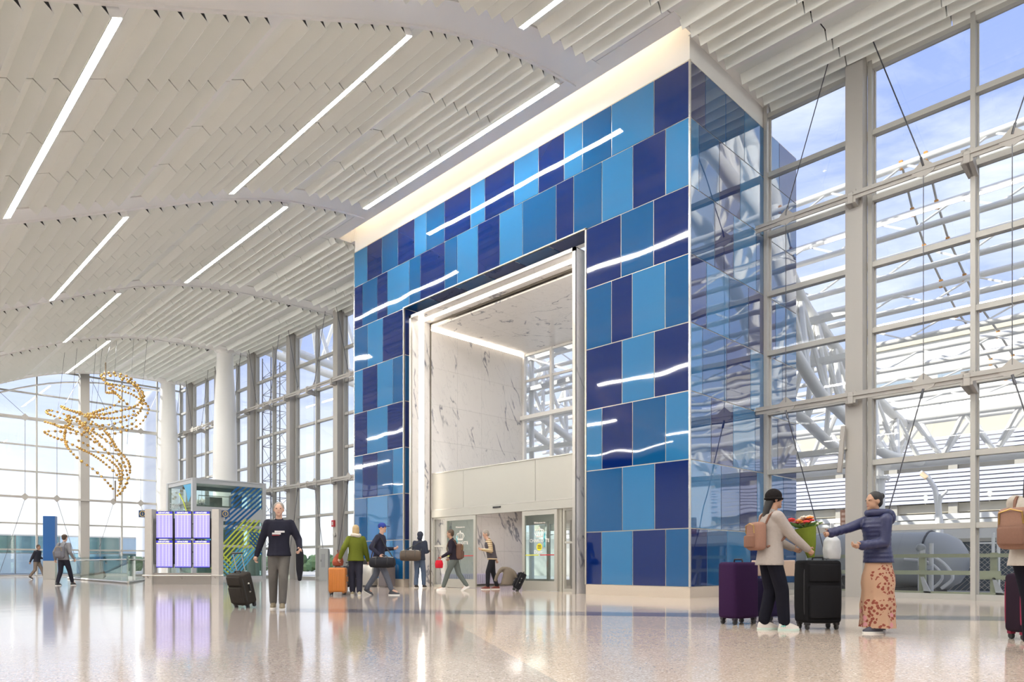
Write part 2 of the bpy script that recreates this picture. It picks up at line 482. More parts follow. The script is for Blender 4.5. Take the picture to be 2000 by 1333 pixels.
for bi in range(len(BEAMS)-1):
    ya, yb = BEAMS[bi], BEAMS[bi+1]-BW
    seen = bi >= 2
    even = (bi % 2 == 1)        # the bay between the 2nd and 3rd visible beams carries the even set
    lights = LIGHTS_EVEN if even else LIGHTS_ODD
    flats = [5.6, 10.2, 13.0] if even else [3.1, 8.1, 12.5]
    if bi == 5: lights = [-6.6, -1.8, 3.1, 8.1]
    li = {nearest_station(q) for q in lights}; fi = {nearest_station(q) for q in flats} - li
    slot = nearest_station(15.4)
    root = thing('ceiling', kind='structure', loc=(0, ya, 0))
    n = 4; L = (yb-ya)/n
    cuts = [ya + 0.3] if False else None
    joints = [ya, ya + L*1.08, ya + L*2.06, ya + L*3.03, yb]
    rest = MB(); nrest = 0
    for i, (x, z, a) in enumerate(stations):
        if i in li: continue
        for k in range(n):
            j0, j1 = joints[k], joints[k+1]
            # trim around the entrance block
            segs = [(j0, j1)]
            if x + SP > 13.15:
                segs = []
                if j0 < 8.25: segs.append((j0, min(j1, 8.25)))
                if j1 > 22.35: segs.append((max(j0, 22.35), j1))
                segs = [s_ for s_ in segs if s_[1]-s_[0] > 0.15]
            for s0, s1 in segs:
                Ls = round(s1-s0-0.026, 3)
                kind_ = 'f' if i in fi else ('s' if i != slot else 'n')
                if kind_ == 'n':
                    continue
                key = (kind_, Ls)
                if key not in mcache: mcache[key] = slat_mesh(Ls) if kind_ == 's' else flat_mesh(Ls)
                vis = seen and x > 0.9
                if vis:
                    o = bpy.data.objects.new('slat' if kind_ == 's' else 'flat_panel', mcache[key]); COL.objects.link(o); o.parent = root
                    o.location = (x, (s0+s1)/2-ya, z); o.rotation_euler = (0, -a, 0)
                else:
                    me = mcache[key]; M = Matrix.Translation((x, (s0+s1)/2, z)) @ Matrix.Rotation(-a, 4, 'Y')
                    rest.add([v.co for v in me.vertices], [tuple(p.vertices) for p in me.polygons], M)
    if rest.v:
        o = rest.build('far_slats', SLATM, root); o['kind'] = 'stuff'
    pg = MB()  # black plugs put in for the shade inside the hollow slat ends
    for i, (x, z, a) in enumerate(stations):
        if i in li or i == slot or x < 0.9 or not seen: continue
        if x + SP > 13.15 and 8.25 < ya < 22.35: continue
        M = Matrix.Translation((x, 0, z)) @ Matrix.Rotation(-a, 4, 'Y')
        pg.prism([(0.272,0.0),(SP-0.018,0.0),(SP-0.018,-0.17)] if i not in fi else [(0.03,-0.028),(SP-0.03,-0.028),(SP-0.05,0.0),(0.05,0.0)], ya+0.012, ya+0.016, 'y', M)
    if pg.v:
        o = pg.build('end_shade_plugs', DARKV, root); o['kind'] = 'stuff'
    # service slot near the glass edge: two thin rails with a dark groove
    sx, sz, s_a = stations[slot]
    if not (ya > 8 and yb < 22):
        for s0, s1 in ([(ya, min(yb, 8.25))] if ya < 8.25 else [(max(ya, 22.35), yb)]):
            sm = MB(); sm.box(sx, s0, sz-0.01, sx+0.13, s1, sz+0.02); sm.box(sx+0.25, s0, sz-0.01, sx+SP, s1, sz+0.02)
            sm.build('slot_rail', WHITE, root)
    # strip lights recessed between slats
    for q in lights:
        i = nearest_station(q); x, z, a = stations[i]
        if x > 13: continue
        M = Matrix.Translation((x, 0, z)) @ Matrix.Rotation(-a, 4, 'Y')
        c = thing('strip_light', loc=(x, (ya+yb)/2, z))
        hs = MB(); hs.prism([(0.0,0.0),(0.0,-0.202),(0.012,-0.202),(0.012,-0.187),(0.158,-0.187),(0.158,-0.202),(0.17,-0.202),(0.17,0.0),(SP-0.004,0.0),(SP-0.004,0.03),(0.0,0.03)], ya+0.02, yb-0.02, 'y', M)
        hs.build('housing', WHITE, c)
        df = MB(); df.prism([(0.014,-0.200),(0.156,-0.200),(0.156,-0.190),(0.014,-0.190)], ya+0.05, yb-0.05, 'y', M)
        df.build('diffuser', LAMP, c)
        light_roots.append((c, x, bi))
# names of the strip lights
BAYN = {2: 'in the nearest ceiling bay', 3: 'between the first and second ceiling arches', 4: 'between the second and third ceiling arches',
        5: 'between the third and fourth ceiling arches', 6: 'in the last bay before the end windows'}
for c, x, bi in light_roots:
    if bi < 2:
        tag(c, 'linear ceiling light behind the viewpoint, out of the picture', 'ceiling light', 'ceiling lights behind the viewpoint')
    else:
        side = 'beside the blue wall' if x > 12 else ('right of the crown' if x > 9.5 else ('left of the crown' if x > 7 else ('low on the left slope' if x > 4.5 else ('lowest on the left slope' if x > 2 else 'far left beyond the frame'))))
        if x < 2:
            tag(c, 'linear ceiling light over the far left aisle, beyond the frame', 'ceiling light', 'ceiling lights over the far aisle')
        else:
            tag(c, 'linear ceiling light %s, %s' % (side, BAYN[bi]), 'ceiling light', 'strip lights set between the ceiling slats')
# arched beams
for bi, yb in enumerate(BEAMS):
    x1 = 13.12 if 8.3 < yb < 22 else edge_x
    xs = [XW + (x1-XW)*k/72 for k in range(73)]
    m = MB()
    vs, fs = [], []
    for x in xs:
        z = prof(x)
        for (yy, zz) in ((yb-BW, z-0.03), (yb-0.07, z-0.03), (yb-0.07, z-0.07), (yb, z-0.07), (yb, z+0.5), (yb-BW, z+0.5)):
            vs.append((x, yy, zz))
    for i in range(72):
        for k in range(6):
            fs.append((i*6+k, i*6+(k+1)%6, (i+1)*6+(k+1)%6, (i+1)*6+k))
    fs.append(tuple(range(6))); fs.append(tuple(72*6+k for k in range(6))[::-1])
    m.add(vs, fs)
    o = m.build('trim_%d' % (bi+1), WHITE, smooth=False); tag(o, kind='structure')
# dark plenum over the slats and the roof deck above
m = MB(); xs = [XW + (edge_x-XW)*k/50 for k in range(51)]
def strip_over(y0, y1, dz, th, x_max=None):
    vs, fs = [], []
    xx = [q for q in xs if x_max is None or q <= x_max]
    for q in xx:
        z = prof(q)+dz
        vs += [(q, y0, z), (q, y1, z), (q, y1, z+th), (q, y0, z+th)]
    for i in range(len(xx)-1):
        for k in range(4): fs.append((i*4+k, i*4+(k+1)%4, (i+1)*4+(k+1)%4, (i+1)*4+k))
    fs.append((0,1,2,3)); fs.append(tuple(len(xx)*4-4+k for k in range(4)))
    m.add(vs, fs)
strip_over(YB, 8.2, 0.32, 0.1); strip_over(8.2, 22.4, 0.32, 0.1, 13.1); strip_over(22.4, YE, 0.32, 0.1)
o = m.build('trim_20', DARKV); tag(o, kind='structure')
m = MB(); m.box(XW-0.3, YB-0.3, 13.75, XG+0.5, YE+0.4, 14.0)                 # roof deck
m.box(edge_x+0.005, YB, 12.47, edge_x+0.06, Y0-0.17, 13.75); m.box(edge_x+0.005, Y1+0.2, 12.47, edge_x+0.06, YE, 13.75)
m.box(XW-0.3, YB-0.3, 7.0, XW, YE+0.3, 13.75)
# closes the end gable above the curved ceiling
o = m.build('ceiling_roof', WHITE); o.name = 'ceiling.090'; tag(o, kind='structure')

# ---- cove and soffit round the entrance block
XC = 13.28
XSOF = max(x for x, z, a in stations if x + SP <= 13.15) + SP
m = MB()
m.box(XF+0.02, Y0+0.02, 11.99, XF+0.12, Y1-0.02, 13.6)
m.box(XF+0.12, Y0+0.02, 11.99, XG+0.3, Y0+0.12, 13.6)
m.box(XF+0.12, Y1-0.12, 11.99, XG+0.3, Y1-0.02, 13.6)
o = m.build('wall_block_upstand', WHITE); tag(o, kind='structure')
m = MB()
m.box(XSOF, 8.2, 12.36, XC, 22.4, 12.62)          # soffit edge board
m.box(13.15, 8.21, 12.37, XF+0.02, 8.28, 13.24); m.box(13.15, 22.32, 12.37, XF+0.02, 22.39, 13.24)
m.box(XF-0.02, 8.2, 12.5, XG, 8.45, 12.62); m.box(XF-0.02, 22.12, 12.5, XG, 22.4, 12.62); m.box(XF-0.03, 22.10, 12.37, XF+0.13, 22.395, 13.19)
m.box(13.1, 8.2, 13.2, XF+0.1, 22.4, 13.3)         # cove top
m.box(13.1, 8.2, 12.6, 13.14, 22.4, 13.25)
o = m.build('trim_21', WHITE); tag(o, kind='structure')
c = thing('cove_light', 'warm hidden cove light along the top of the blue entrance wall', 'cove light', (13.2, 15.3, 12.64))
m = MB(); m.box(13.16, 8.6, 12.64, 13.24, 22.0, 12.68); m.build('lamp_strip', COVE, c)
m = MB(); m.box(13.142, 8.55, 12.622, 13.26, 22.05, 12.64); m.build('tray', WHITE, c)

# ---------------------------------------------------------------- entrance block, blue glass panels
PL = panel_mat('panel_light_blue', (0.028, 0.165, 0.36))
PM = panel_mat('panel_mid_blue', (0.005, 0.080, 0.225))
PD = panel_mat('panel_deep_blue', (0.002, 0.016, 0.115))
PC = {'L': PL, 'M': PM, 'D': PD}
# the return side carries more strongly mirroring sun-control glass
PCS = {'L': panel_mat('panel_mirror_light', (0.028, 0.165, 0.36), 2.7), 'M': panel_mat('panel_mirror_mid', (0.005, 0.080, 0.225), 2.7), 'D': panel_mat('panel_mirror_deep', (0.002, 0.016, 0.115), 2.7)}
OY0, OY1, OZ = 11.42, 19.12, 9.19       # opening in the front face
ROWZ = [(10.70, 11.96), (9.19, 10.70), (7.67, 9.19), (6.147, 7.67), (4.62, 6.147), (3.095, 4.62), (1.56, 3.095), (0.25, 1.56)]
FRONT = [
 ([692,717.3,745.7,777,809.3,832.2,867.9,919,946.8,1003.9,1051.5,1101.6,1137.4,1194.1,1277.2,1347], 'LDMDLMDLDLDLMLD'),
 ([692,707.8,736.8,756.5,799,821,868.3,892.8,933.1,975.5,1020.4,1085.9,1120.2,1175.6,1235.8,1300,1347], 'DMDLMDMLDLMDMLDL'),
 ([692,717.8,747.6,-1,1212.7,1276.2,1347], 'MLD|DMD'),
 ([692,708.4,736.8,767.3,-1,1194.1,1234.6,1298.8,1347], 'LDLM|MDLM'),
 ([692,717,756.8,-1,1214.7,1277.7,1347], 'DLD|DLD'),
 ([692,708.4,736.8,767.3,-1,1175.6,1235.2,1299.9,1347], 'MDML|LDML'),
 ([692,717,757.3,-1,1215.2,1278.5,1347], 'MLM|MLD'),
 ([692,708.4,736.8,767.8,-1,1174.8,1235.5,1299.9,1347], 'DMLM|DLDM'),
]
block = thing('wall_entrance', kind='structure', loc=(XF, Y0, 0))
G = 0.012
def front_panel(ya, yb, z0, z1, c):
    m = MB(); m.box(XF, ya+G, z0+G, XF+0.03, yb-G, z1-G); m.build('glass_panel', PC[c], block)
for (pxs, cs), (z0, z1) in zip(FRONT, ROWZ):
    groups = []
    if -1 in pxs:
        k = pxs.index(-1)
        groups.append(([Y1] + [y_on_x(p, XF) for p in pxs[1:k]] + [OY1+0.02], cs.split('|')[0]))
        groups.append(([OY0-0.02] + [y_on_x(p, XF) for p in pxs[k+1:-1]] + [Y0], cs.split('|')[1]))
    else:
        groups.append(([Y1] + [y_on_x(p, XF) for p in pxs[1:-1]] + [Y0], cs))
    for ys, cc in groups:
        for k in range(len(ys)-1):
            front_panel(ys[k+1], ys[k], z0, z1, cc[k])
# side faces (towards the viewer and away)
SIDE = ['DMMLD', 'LMDLM', 'MDLMD', 'DLMDL', 'LMDLM', 'MDLMD', 'LMDLM', 'DMLDM']
SJ = [[1377.8,1417.4,1454,1522],[1365,1405,1446,1500],[1396,1433,1477,1535],[1380,1424,1462,1515],[1372,1419,1466,1528],[1389,1432,1475,1519],[1408.4,1445,1478.8,1530],[1381.3,1420,1466,1512]]
for r, (z0, z1) in enumerate(ROWZ):
    xs_ = [XF] + [x_on_y(p, Y0) for p in SJ[r]] + [XB]
    for k in range(5):
        m = MB(); m.box(xs_[k]+G, Y0, z0+G, xs_[k+1]-G, Y0+0.03, z1-G); m.build('glass_panel', PCS[SIDE[r][k]], block)
        m = MB(); m.box(xs_[k]+G, Y1-0.03, z0+G, xs_[k+1]-G, Y1, z1-G); m.build('glass_panel', PC[SIDE[7-r][k]], block)
# metal carrier behind the panels, showing in the joints
m = MB()
m.box(XF+0.012, Y0+0.012, 0.25, XF+0.25, OY0-0.005, 11.96); m.box(XF+0.012, OY1+0.005, 0.25, XF+0.25, Y1-0.012, 11.96)
m.box(XF+0.012, OY0-0.01, OZ, XF+0.25, OY1+0.01, 11.96)
m.box(XF+0.25, Y0+0.012, 0.25, XB, Y0+0.2, 11.96); m.box(XF+0.25, Y1-0.2, 0.25, XB, Y1-0.012, 11.96)
m.box(XF+0.02, Y0+0.02, 11.93, XB, Y1-0.02, 11.99)
m.build('carrier', TRIMM, block)
m = MB()
for (xx, yy) in ((XF, Y0), (XF, Y1)):
    m.box(xx-0.012, yy-0.012 if yy == Y0 else yy-0.03, 0.25, xx+0.03, yy+0.03 if yy == Y0 else yy+0.012, 11.97)
m.build('corner_trim', mat('silver_trim', (0.75, 0.73, 0.68), 0.25, 0.8), block)
m = MB()
m.box(XF-0.02, OY0-0.045, 0.25, XF+0.03, OY0-0.005, OZ+0.03); m.box(XF-0.02, OY1+0.005, 0.25, XF+0.03, OY1+0.045, OZ+0.03)
m.box(XF-0.02, OY0-0.045, OZ, XF+0.03, OY1+0.045, OZ+0.035)
m.build('opening_trim', TRIMM, block)
# blue returns inside the opening
cols = 'MDMDMDM'
zz = [0.25, 1.56, 3.095, 4.62, 6.147, 7.67, OZ]
for k in range(6):
    m = MB(); m.box(XF+0.04, OY1-0.002, zz[k]+G, XF+0.55, OY1+0.02, zz[k+1]-G); m.build('return_panel', PC[cols[k]], block)
    m = MB(); m.box(XF+0.04, OY0-0.02, zz[k]+G, XF+0.55, OY0+0.002, zz[k+1]-G); m.build('return_panel', PC[cols[k+1]], block)
for k in range(6):
    a = OY0 + (OY1-OY0)*k/6; b = OY0 + (OY1-OY0)*(k+1)/6
    m = MB(); m.box(XF+0.04, a+G, OZ-0.002, XF+0.55, b-G, OZ+0.02); m.build('return_panel', PC['DMDMDM'[k]], block)
# terrazzo base
m = MB()
m.box(XF+0.0, Y0+0.0, 0, XF+0.2, OY0-0.02, 0.25); m.box(XF, OY1+0.02, 0, XF+0.2, Y1, 0.25)
m.box(XF+0.2, Y0, 0, XB, Y0+0.2, 0.25); m.box(XF+0.2, Y1-0.2, 0, XB, Y1, 0.25)
o = m.build('baseboard_block', TERRB); o.name = 'baseboard_front'; tag(o, kind='structure')

# ---- marble portal
PY0, PY1, PZ = 11.72, 18.80, 8.86
XT0, XT1 = 14.56, 19.05
port = thing('wall_portal', kind='structure', loc=(XF, PY0, 0))
m = MB()   # thin metal nosing
m.box(XF-0.03, PY0, 0, XF+0.02, PY0+0.10, PZ); m.box(XF-0.03, PY1-0.10, 0, XF+0.02, PY1, PZ); m.box(XF-0.03, PY0, PZ-0.10, XF+0.02, PY1, PZ)
m.build('nosing', SS, port)
# outer marble jackets (outside cheeks seen in the gap)
m = MB()
m.box(XF+0.02, PY0, 0, XT1, PY0+0.06, PZ); m.box(XF+0.02, PY1-0.02, 0, XT1, PY1, PZ); m.box(XF+0.02, PY0, PZ-0.02, XT1, PY1, PZ)
m.build('cheek', MARBLE, port)
# front reveal with inset light: surfaces at y = PY1-0.1 (left), PY0+0.1 (right), z = PZ-0.1 (top)
ra, rb = XF+0.02, XT0
la, lb = 14.10, 14.32
def reveal(x0, x1, mm, nm, dy=0.0):
    for w_ in ((PY1-0.10-dy, PY1-0.021), (PY0+0.061, PY0+0.10+dy)):
        m = MB(); m.box(x0, w_[0], 0.0, x1, w_[1], PZ-0.10-dy); m.build(nm, mm, port)
    m = MB(); m.box(x0, PY0+0.061, PZ-0.10-dy, x1, PY1-0.021, PZ-0.021); m.build(nm, mm, port)
reveal(ra, la, MARBLE, 'marble_reveal'); reveal(lb, rb, MARBLE, 'marble_reveal')
# light in the slot
pl = thing('portal_light', 'bright light line running up and over the marble portal', 'light strip', ((la+lb)/2, PY1, 0))
m = MB(); m.box(la+0.005, PY1-0.103, 0.0, lb-0.005, PY1-0.06, PZ-0.10); m.build('diffuser', PORT, pl)
m = MB(); m.box(la+0.005, PY0+0.065, 0.0, lb-0.005, PY0+0.103, PZ-0.10); m.build('diffuser', PORT, pl)
m = MB(); m.box(la+0.005, PY0+0.105, PZ-0.103, lb-0.005, PY1-0.105, PZ-0.06); m.build('diffuser', PORT, pl)
# dark metal joint then inner tunnel, tiled
TY0, TY1, TZ = PY0+0.16, PY1-0.16, 8.60
m = MB(); m.box(XT0, PY1-0.14, 0, XT0+0.03, PY1-0.021, PZ-0.03); m.box(XT0, PY0+0.061, PZ-0.16, XT0+0.03, PY1-0.021, PZ-0.03)
m.build('dark_metal_trim', mat('bronze_dark', (0.22, 0.2, 0.17), 0.3, 0.8), port)
nx = 4; nz = 7
for i in range(nx):
    x0 = XT0+0.03 + (XT1-XT0-0.03)*i/nx; x1 = XT0+0.03 + (XT1-XT0-0.03)*(i+1)/nx
    for k in range(nz):
        z0 = 8.52*k/nz; z1 = 8.52*(k+1)/nz
        for ya_, yb_ in ((TY1, PY1-0.021), (PY0+0.061, TY0)):
            m = MB(); m.box(x0+0.002, ya_, z0+0.002, x1-0.002, yb_, z1-0.002); m.build('marble_tile', MARBLE, port)
    for k in range(5):
        a = TY0+0.1 + (TY1-TY0-0.2)*k/5; b = TY0+0.1 + (TY1-TY0-0.2)*(k+1)/5
        m = MB(); m.box(x0+0.002, a+0.002, TZ, x1-0.002, b-0.002, TZ+0.05); m.build('marble_tile', MARBLE, port)
cl = thing('tunnel_cove_light', 'warm light line where the portal tunnel wall meets its marble ceiling', 'cove light', (XT0+0.1, TY1, 8.55))
m = MB(); m.box(XT0+0.06, TY1+0.01, 8.53, XT1-0.05, TY1+0.06, 8.585); m.build('diffuser', COVE2, cl)
m = MB(); m.box(XT0+0.06, TY0-0.06, 8.53, XT1-0.05, TY0-0.01, 8.585); m.build('diffuser', COVE2, cl)
# floor of the passage
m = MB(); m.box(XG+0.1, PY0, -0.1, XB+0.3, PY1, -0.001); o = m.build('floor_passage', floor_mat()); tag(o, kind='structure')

# back window of the tunnel
XWN = 18.98
win = thing('window_1', kind='structure', loc=(XWN, TY1, 3.77))
vy = [TY1-0.06, y_on_x(1080, XWN), y_on_x(1080, XWN)-1.42, y_on_x(1080, XWN)-2.84, TY0+0.06]
hz = [3.80, 6.02, 8.0, TZ-0.03]
vy = [TY1-0.05] + [TY1-0.05-1.38*k for k in range(1, 5)] + [TY0+0.05]
zb = [z_at(885, XWN, vy[1]), z_at(808, XWN, vy[1]), z_at(733, XWN, vy[1])]
for y in vy:
    m = MB(); m.box(XWN-0.10, y-0.05, 2.9, XWN+0.03, y+0.05, TZ); m.build('mullion', WHITE, win)
for z in [zb[2], TZ-0.04]:
    m = MB(); m.box(XWN-0.06, TY0, z-0.04, XWN+0.04, TY1, z+0.04); m.build('transom', WHITE, win)
m = MB(); m.box(XWN-0.22, TY0, zb[1]-0.07, XWN+0.04, TY1, zb[1]+0.07); m.build('transom', WHITE, win)
for k in range(len(vy)-1):
    for (z0, z1) in ((2.9, zb[1]-0.07), (zb[1]+0.07, zb[2]-0.04), (zb[2]+0.04, TZ-0.08)):
        m = MB(); m.box(XWN-0.01, vy[k+1]+0.05, z0, XWN+0.0, vy[k]-0.05, z1); m.build('pane', GLASS, win)

# ---- vestibule fascia and sliding doors
XD = 14.60
ft, fb = 3.77, 2.53
vest = thing('wall_vestibule', kind='structure', loc=(XD, TY1, 0))
jo = [TY1, y_on_x(905, XD), y_on_x(1045.5, XD), TY0]
for k in range(3):
    m = MB(); m.box(XD, jo[k+1]+0.006, fb+0.03, XD+0.06, jo[k]-0.006, ft-0.03); m.build('fascia_panel', FASC, vest)
m = MB(); m.box(XD-0.02, TY0, ft-0.03, XD+0.1, TY1, ft); m.box(XD-0.02, TY0, fb, XD+0.1, TY1, fb+0.03); m.box(XD+0.012, TY0, fb, XD+0.05, TY1, ft-0.01)
m.build('fascia_edge', SS, vest)
m = MB(); m.box(XD+0.06, TY0, 2.72, XWN, TY1, 2.86); m.box(XD+0.06, TY0, 3.70, XD+0.6, TY1, 3.76); m.build('vestibule_roof', WHITE, vest)
# downlights glow inside the vestibule
vl = thing('vestibule_light', 'flat ceiling light inside the glass vestibule above the doors', 'ceiling light', (16.8, 15.3, 2.7))
for q_ in (13.4, 16.9):
    m = MB(); m.box(15.2, q_, 2.69, 18.4, q_+0.4, 2.715); m.build('diffuser', VESL, vl)
DH = 2.28
yv = {p: y_on_x(p, XD) for p in (848, 852, 868, 872, 930, 1021, 1088, 1094, 1100)}
def frame_rect(m, x0, x1, ya, yb, z0, z1, st, top, bot):
    m.box(x0, ya, z0, x1, ya+st, z1); m.box(x0, yb-st, z0, x1, yb, z1)
    m.box(x0, ya+st, z1-top, x1, yb-st, z1); m.box(x0, ya+st, z0, x1, yb-st, z0+bot)
def door_decal(door, x, yc, n_right):
    W = mat('decal_white', (0.85, 0.8, 0.75), 0.6); T = mat('decal_teal', (0.10, 0.42, 0.48), 0.6); Yw = mat('decal_yellow', (0.85, 0.72, 0.02), 0.6)
    R = Matrix.Rotation(-PI/2, 4, 'Z') @ Matrix.Rotation(PI/2, 4, 'X')
    def TM(y, z): return Matrix.Translation((x, y, z)) @ R
    m = MB(); m.text('Welcome to', 0.085, TM(yc, 1.93)); m.text('CHARLOTTE', 0.135, TM(yc, 1.42)); m.text('Door', 0.15, TM(yc+0.05, 1.10)); m.build('lettering', W, door)
    # crown: band, five ribs bent in arches, cross on top
    m = MB()
    def P(u, v): return (x, yc-u, 1.66+v)
    for u0 in (-0.15, -0.085, 0.0, 0.085, 0.15):
        m.tube([P(u0*0.8, -0.11), P(u0*1.25, -0.02), P(u0*0.9, 0.07), P(u0*0.12, 0.09)], 0.009, 5)
    m.tube([P(-0.13, -0.115), P(0.13, -0.115)], 0.014, 5); m.tube([P(-0.13, -0.14), P(0.13, -0.14)], 0.008, 5)
    m.tube([P(0, 0.09), P(0, 0.16)], 0.008, 5); m.tube([P(-0.025, 0.13), P(0.025, 0.13)], 0.008, 5)
    m.build('crown_emblem', W, door)
    m = MB(); m.text('1', 0.62, TM(yc + (0.16 if not n_right else -0.19), 1.42)); m.build('door_number', T, door)
    m = MB(); m.lathe([(0.105, 0), (0.105, 0.004)], 20, M=Matrix.Translation((x-0.004, yc, 1.24)) @ Matrix.Rotation(-PI/2, 4, 'Y')); s_ = m.build('round_sticker', Yw, door)
    m = MB()
    for k in (-1, 0, 1): m.box(x-0.010, yc-0.07, 1.235+k*0.04, x-0.008, yc+0.07, 1.255+k*0.04)
    m.build('sticker_lines', BLACK, s_)
def sliding_leaf(name, ya, yb, x, decal=None):
    d = thing(name, kind='structure', loc=(x, (ya+yb)/2, 0))
    m = MB(); frame_rect(m, x-0.03, x+0.03, ya, yb, 0.01, DH, 0.10, 0.13, 0.27); m.build('door_frame', FASC, d)
    m = MB(); m.box(x-0.005, ya+0.1, 0.28, x+0.005, yb-0.1, DH-0.13); m.build('pane', glass('door_glass', (0.84, 0.92, 0.90), 1.5), d)
    m = MB(); m.box(x-0.012, ya+0.12, 1.0, x-0.007, (ya+yb)/2-0.02, 1.03); m.build('push_sign', mat('sign_red', (0.5, 0.04, 0.05), 0.5), d)
    m = MB(); m.box(x-0.012, (ya+yb)/2+0.03, 1.0, x-0.007, yb-0.12, 1.03); m.build('caution_sign', mat('sign_yellow', (0.6, 0.6, 0.05), 0.5), d)
    if decal is not None: door_decal(d, x-0.012, (ya+yb)/2, decal)
    return d
sliding_leaf('door_1', yv[930], yv[872]+0.05, XD+0.0, False)
sliding_leaf('door_2', yv[1088]-0.02, yv[1021], XD+0.0, True)
sd = thing('door_3', kind='structure', loc=(XD, TY1, 0))
m = MB(); m.box(XD-0.04, TY0+0.02, DH+0.01, XD+0.12, TY1-0.02, fb-0.005); m.build('door_header', FASC, sd)
m = MB(); m.box(XD-0.06, y_on_x(980, XD), 2.44, XD-0.04, y_on_x(965, XD), 2.49); m.build('motion_sensor', BLACK, sd)
for (ya, yb) in ((yv[872]+0.06, TY1-0.02), (TY0+0.02, yv[1094]-0.06)):
    m = MB(); frame_rect(m, XD+0.04, XD+0.12, ya, yb, 0, DH+0.01, 0.06, 0.06, 0.08); m.box(XD+0.05, ya, 1.32, XD+0.11, yb, 1.38); m.build('sidelight_frame', FASC, sd)
    m = MB(); m.box(XD+0.075, ya+0.06, 0.08, XD+0.085, yb-0.06, DH-0.05); m.build('pane', GLASS, sd)
m = MB(); m.box(XD+0.04, yv[1094]-0.02, 0, XD+0.12, yv[1088]+0.0, DH+0.01); m.box(XD+0.04, yv[872]+0.0, 0, XD+0.12, yv[872]+0.09, DH+0.01); m.build('jamb', FASC, sd)
# outer doors of the vestibule
od = thing('door_4', kind='structure', loc=(XWN, 15.3, 0))
m = MB()
for k, (a, b) in enumerate(((TY0, 13.2), (13.2, 14.3), (14.3, 15.3), (15.3, 16.3), (16.3, 17.4), (17.4, TY1))):
    frame_rect(m, XWN-0.03, XWN+0.03, a+0.01, b-0.01, 0, 2.3, 0.06, 0.1, 0.2)
m.box(XWN-0.05, TY0, 2.3, XWN+0.05, TY1, 2.9); m.build('door_frame', FASC, od)
m = MB(); m.box(XWN-0.005, TY0+0.05, 0.1, XWN+0.005, TY1-0.05, 2.25); m.build('pane', GLASS, od)
# radiator-like grille bench along the marble wall inside, purple light put into its colour
bn = thing('wall_bench', 'low pale grille bench along the marble wall inside the vestibule', 'bench', (16.9, TY1-0.12, 0))
m = MB(); m.box(15.0, TY1-0.22, 0.06, 18.7, TY1-0.01, 0.42); m.build('casing', mat('bench_lit_purple', (0.62, 0.58, 0.75), 0.4), bn)
m = MB()
for k in range(36): m.box(15.05+0.1*k, TY1-0.235, 0.1, 15.09+0.1*k, TY1-0.22, 0.38)
o = m.build('louver', mat('fin_lit_purple', (0.5, 0.48, 0.62), 0.4), bn); o['kind'] = 'stuff'
SSD = mat('dark_rod', (0.12, 0.12, 0.13), 0.35, 0.8)
# ================================================================ GLASS WALLS
LEV = [0.06 + 1.524*k for k in range(10)]
CY = [6.10 + 4.57*k for k in range(-5, 10)]
def long_glass(name, ya, yb):
    r = thing(name, kind='structure', loc=(XG, ya, 0))
    vs = sorted([y for c in CY for y in (c-0.25, c+2.28) if ya-0.1 < y < yb+0.1])
    vs = [ya] + [v for v in vs if v-ya > 0.5 and yb-v > 0.5] + [yb]
    for v in vs:
        m = MB(); m.box(XG-0.17, v-0.045, 0, XG+0.05, v+0.045, 13.75); m.box(XG-0.02, v-0.08, 0, XG+0.03, v+0.08, 13.75); m.build('mullion', MULL, r)
    for i in range(len(vs)-1):
        for z in LEV:
            m = MB(); m.box(XG-0.13, vs[i]+0.04, z-0.06, XG+0.04, vs[i+1]-0.04, z+0.06); m.build('transom', MULL, r)
        zs = LEV + [13.75]
        for k in range(len(zs)-1):
            if i == 0 and False: continue
            m = MB(); m.box(XG-0.006, vs[i]+0.05, zs[k]+0.06, XG+0.006, vs[i+1]-0.05, zs[k+1]-(0.06 if k < len(zs)-2 else 0)); m.build('pane', GLASS, r)
    for c in CY:
        if ya+0.3 < c < yb-0.3:
            m = MB(); m.box(17.05, c-0.19, 0, 17.36, c+0.19, 13.75); m.build('steel_column', STEELP, r)
    return r
long_glass('window_2', YB, Y0-0.05)
long_glass('window_3', Y1+0.05, YE)
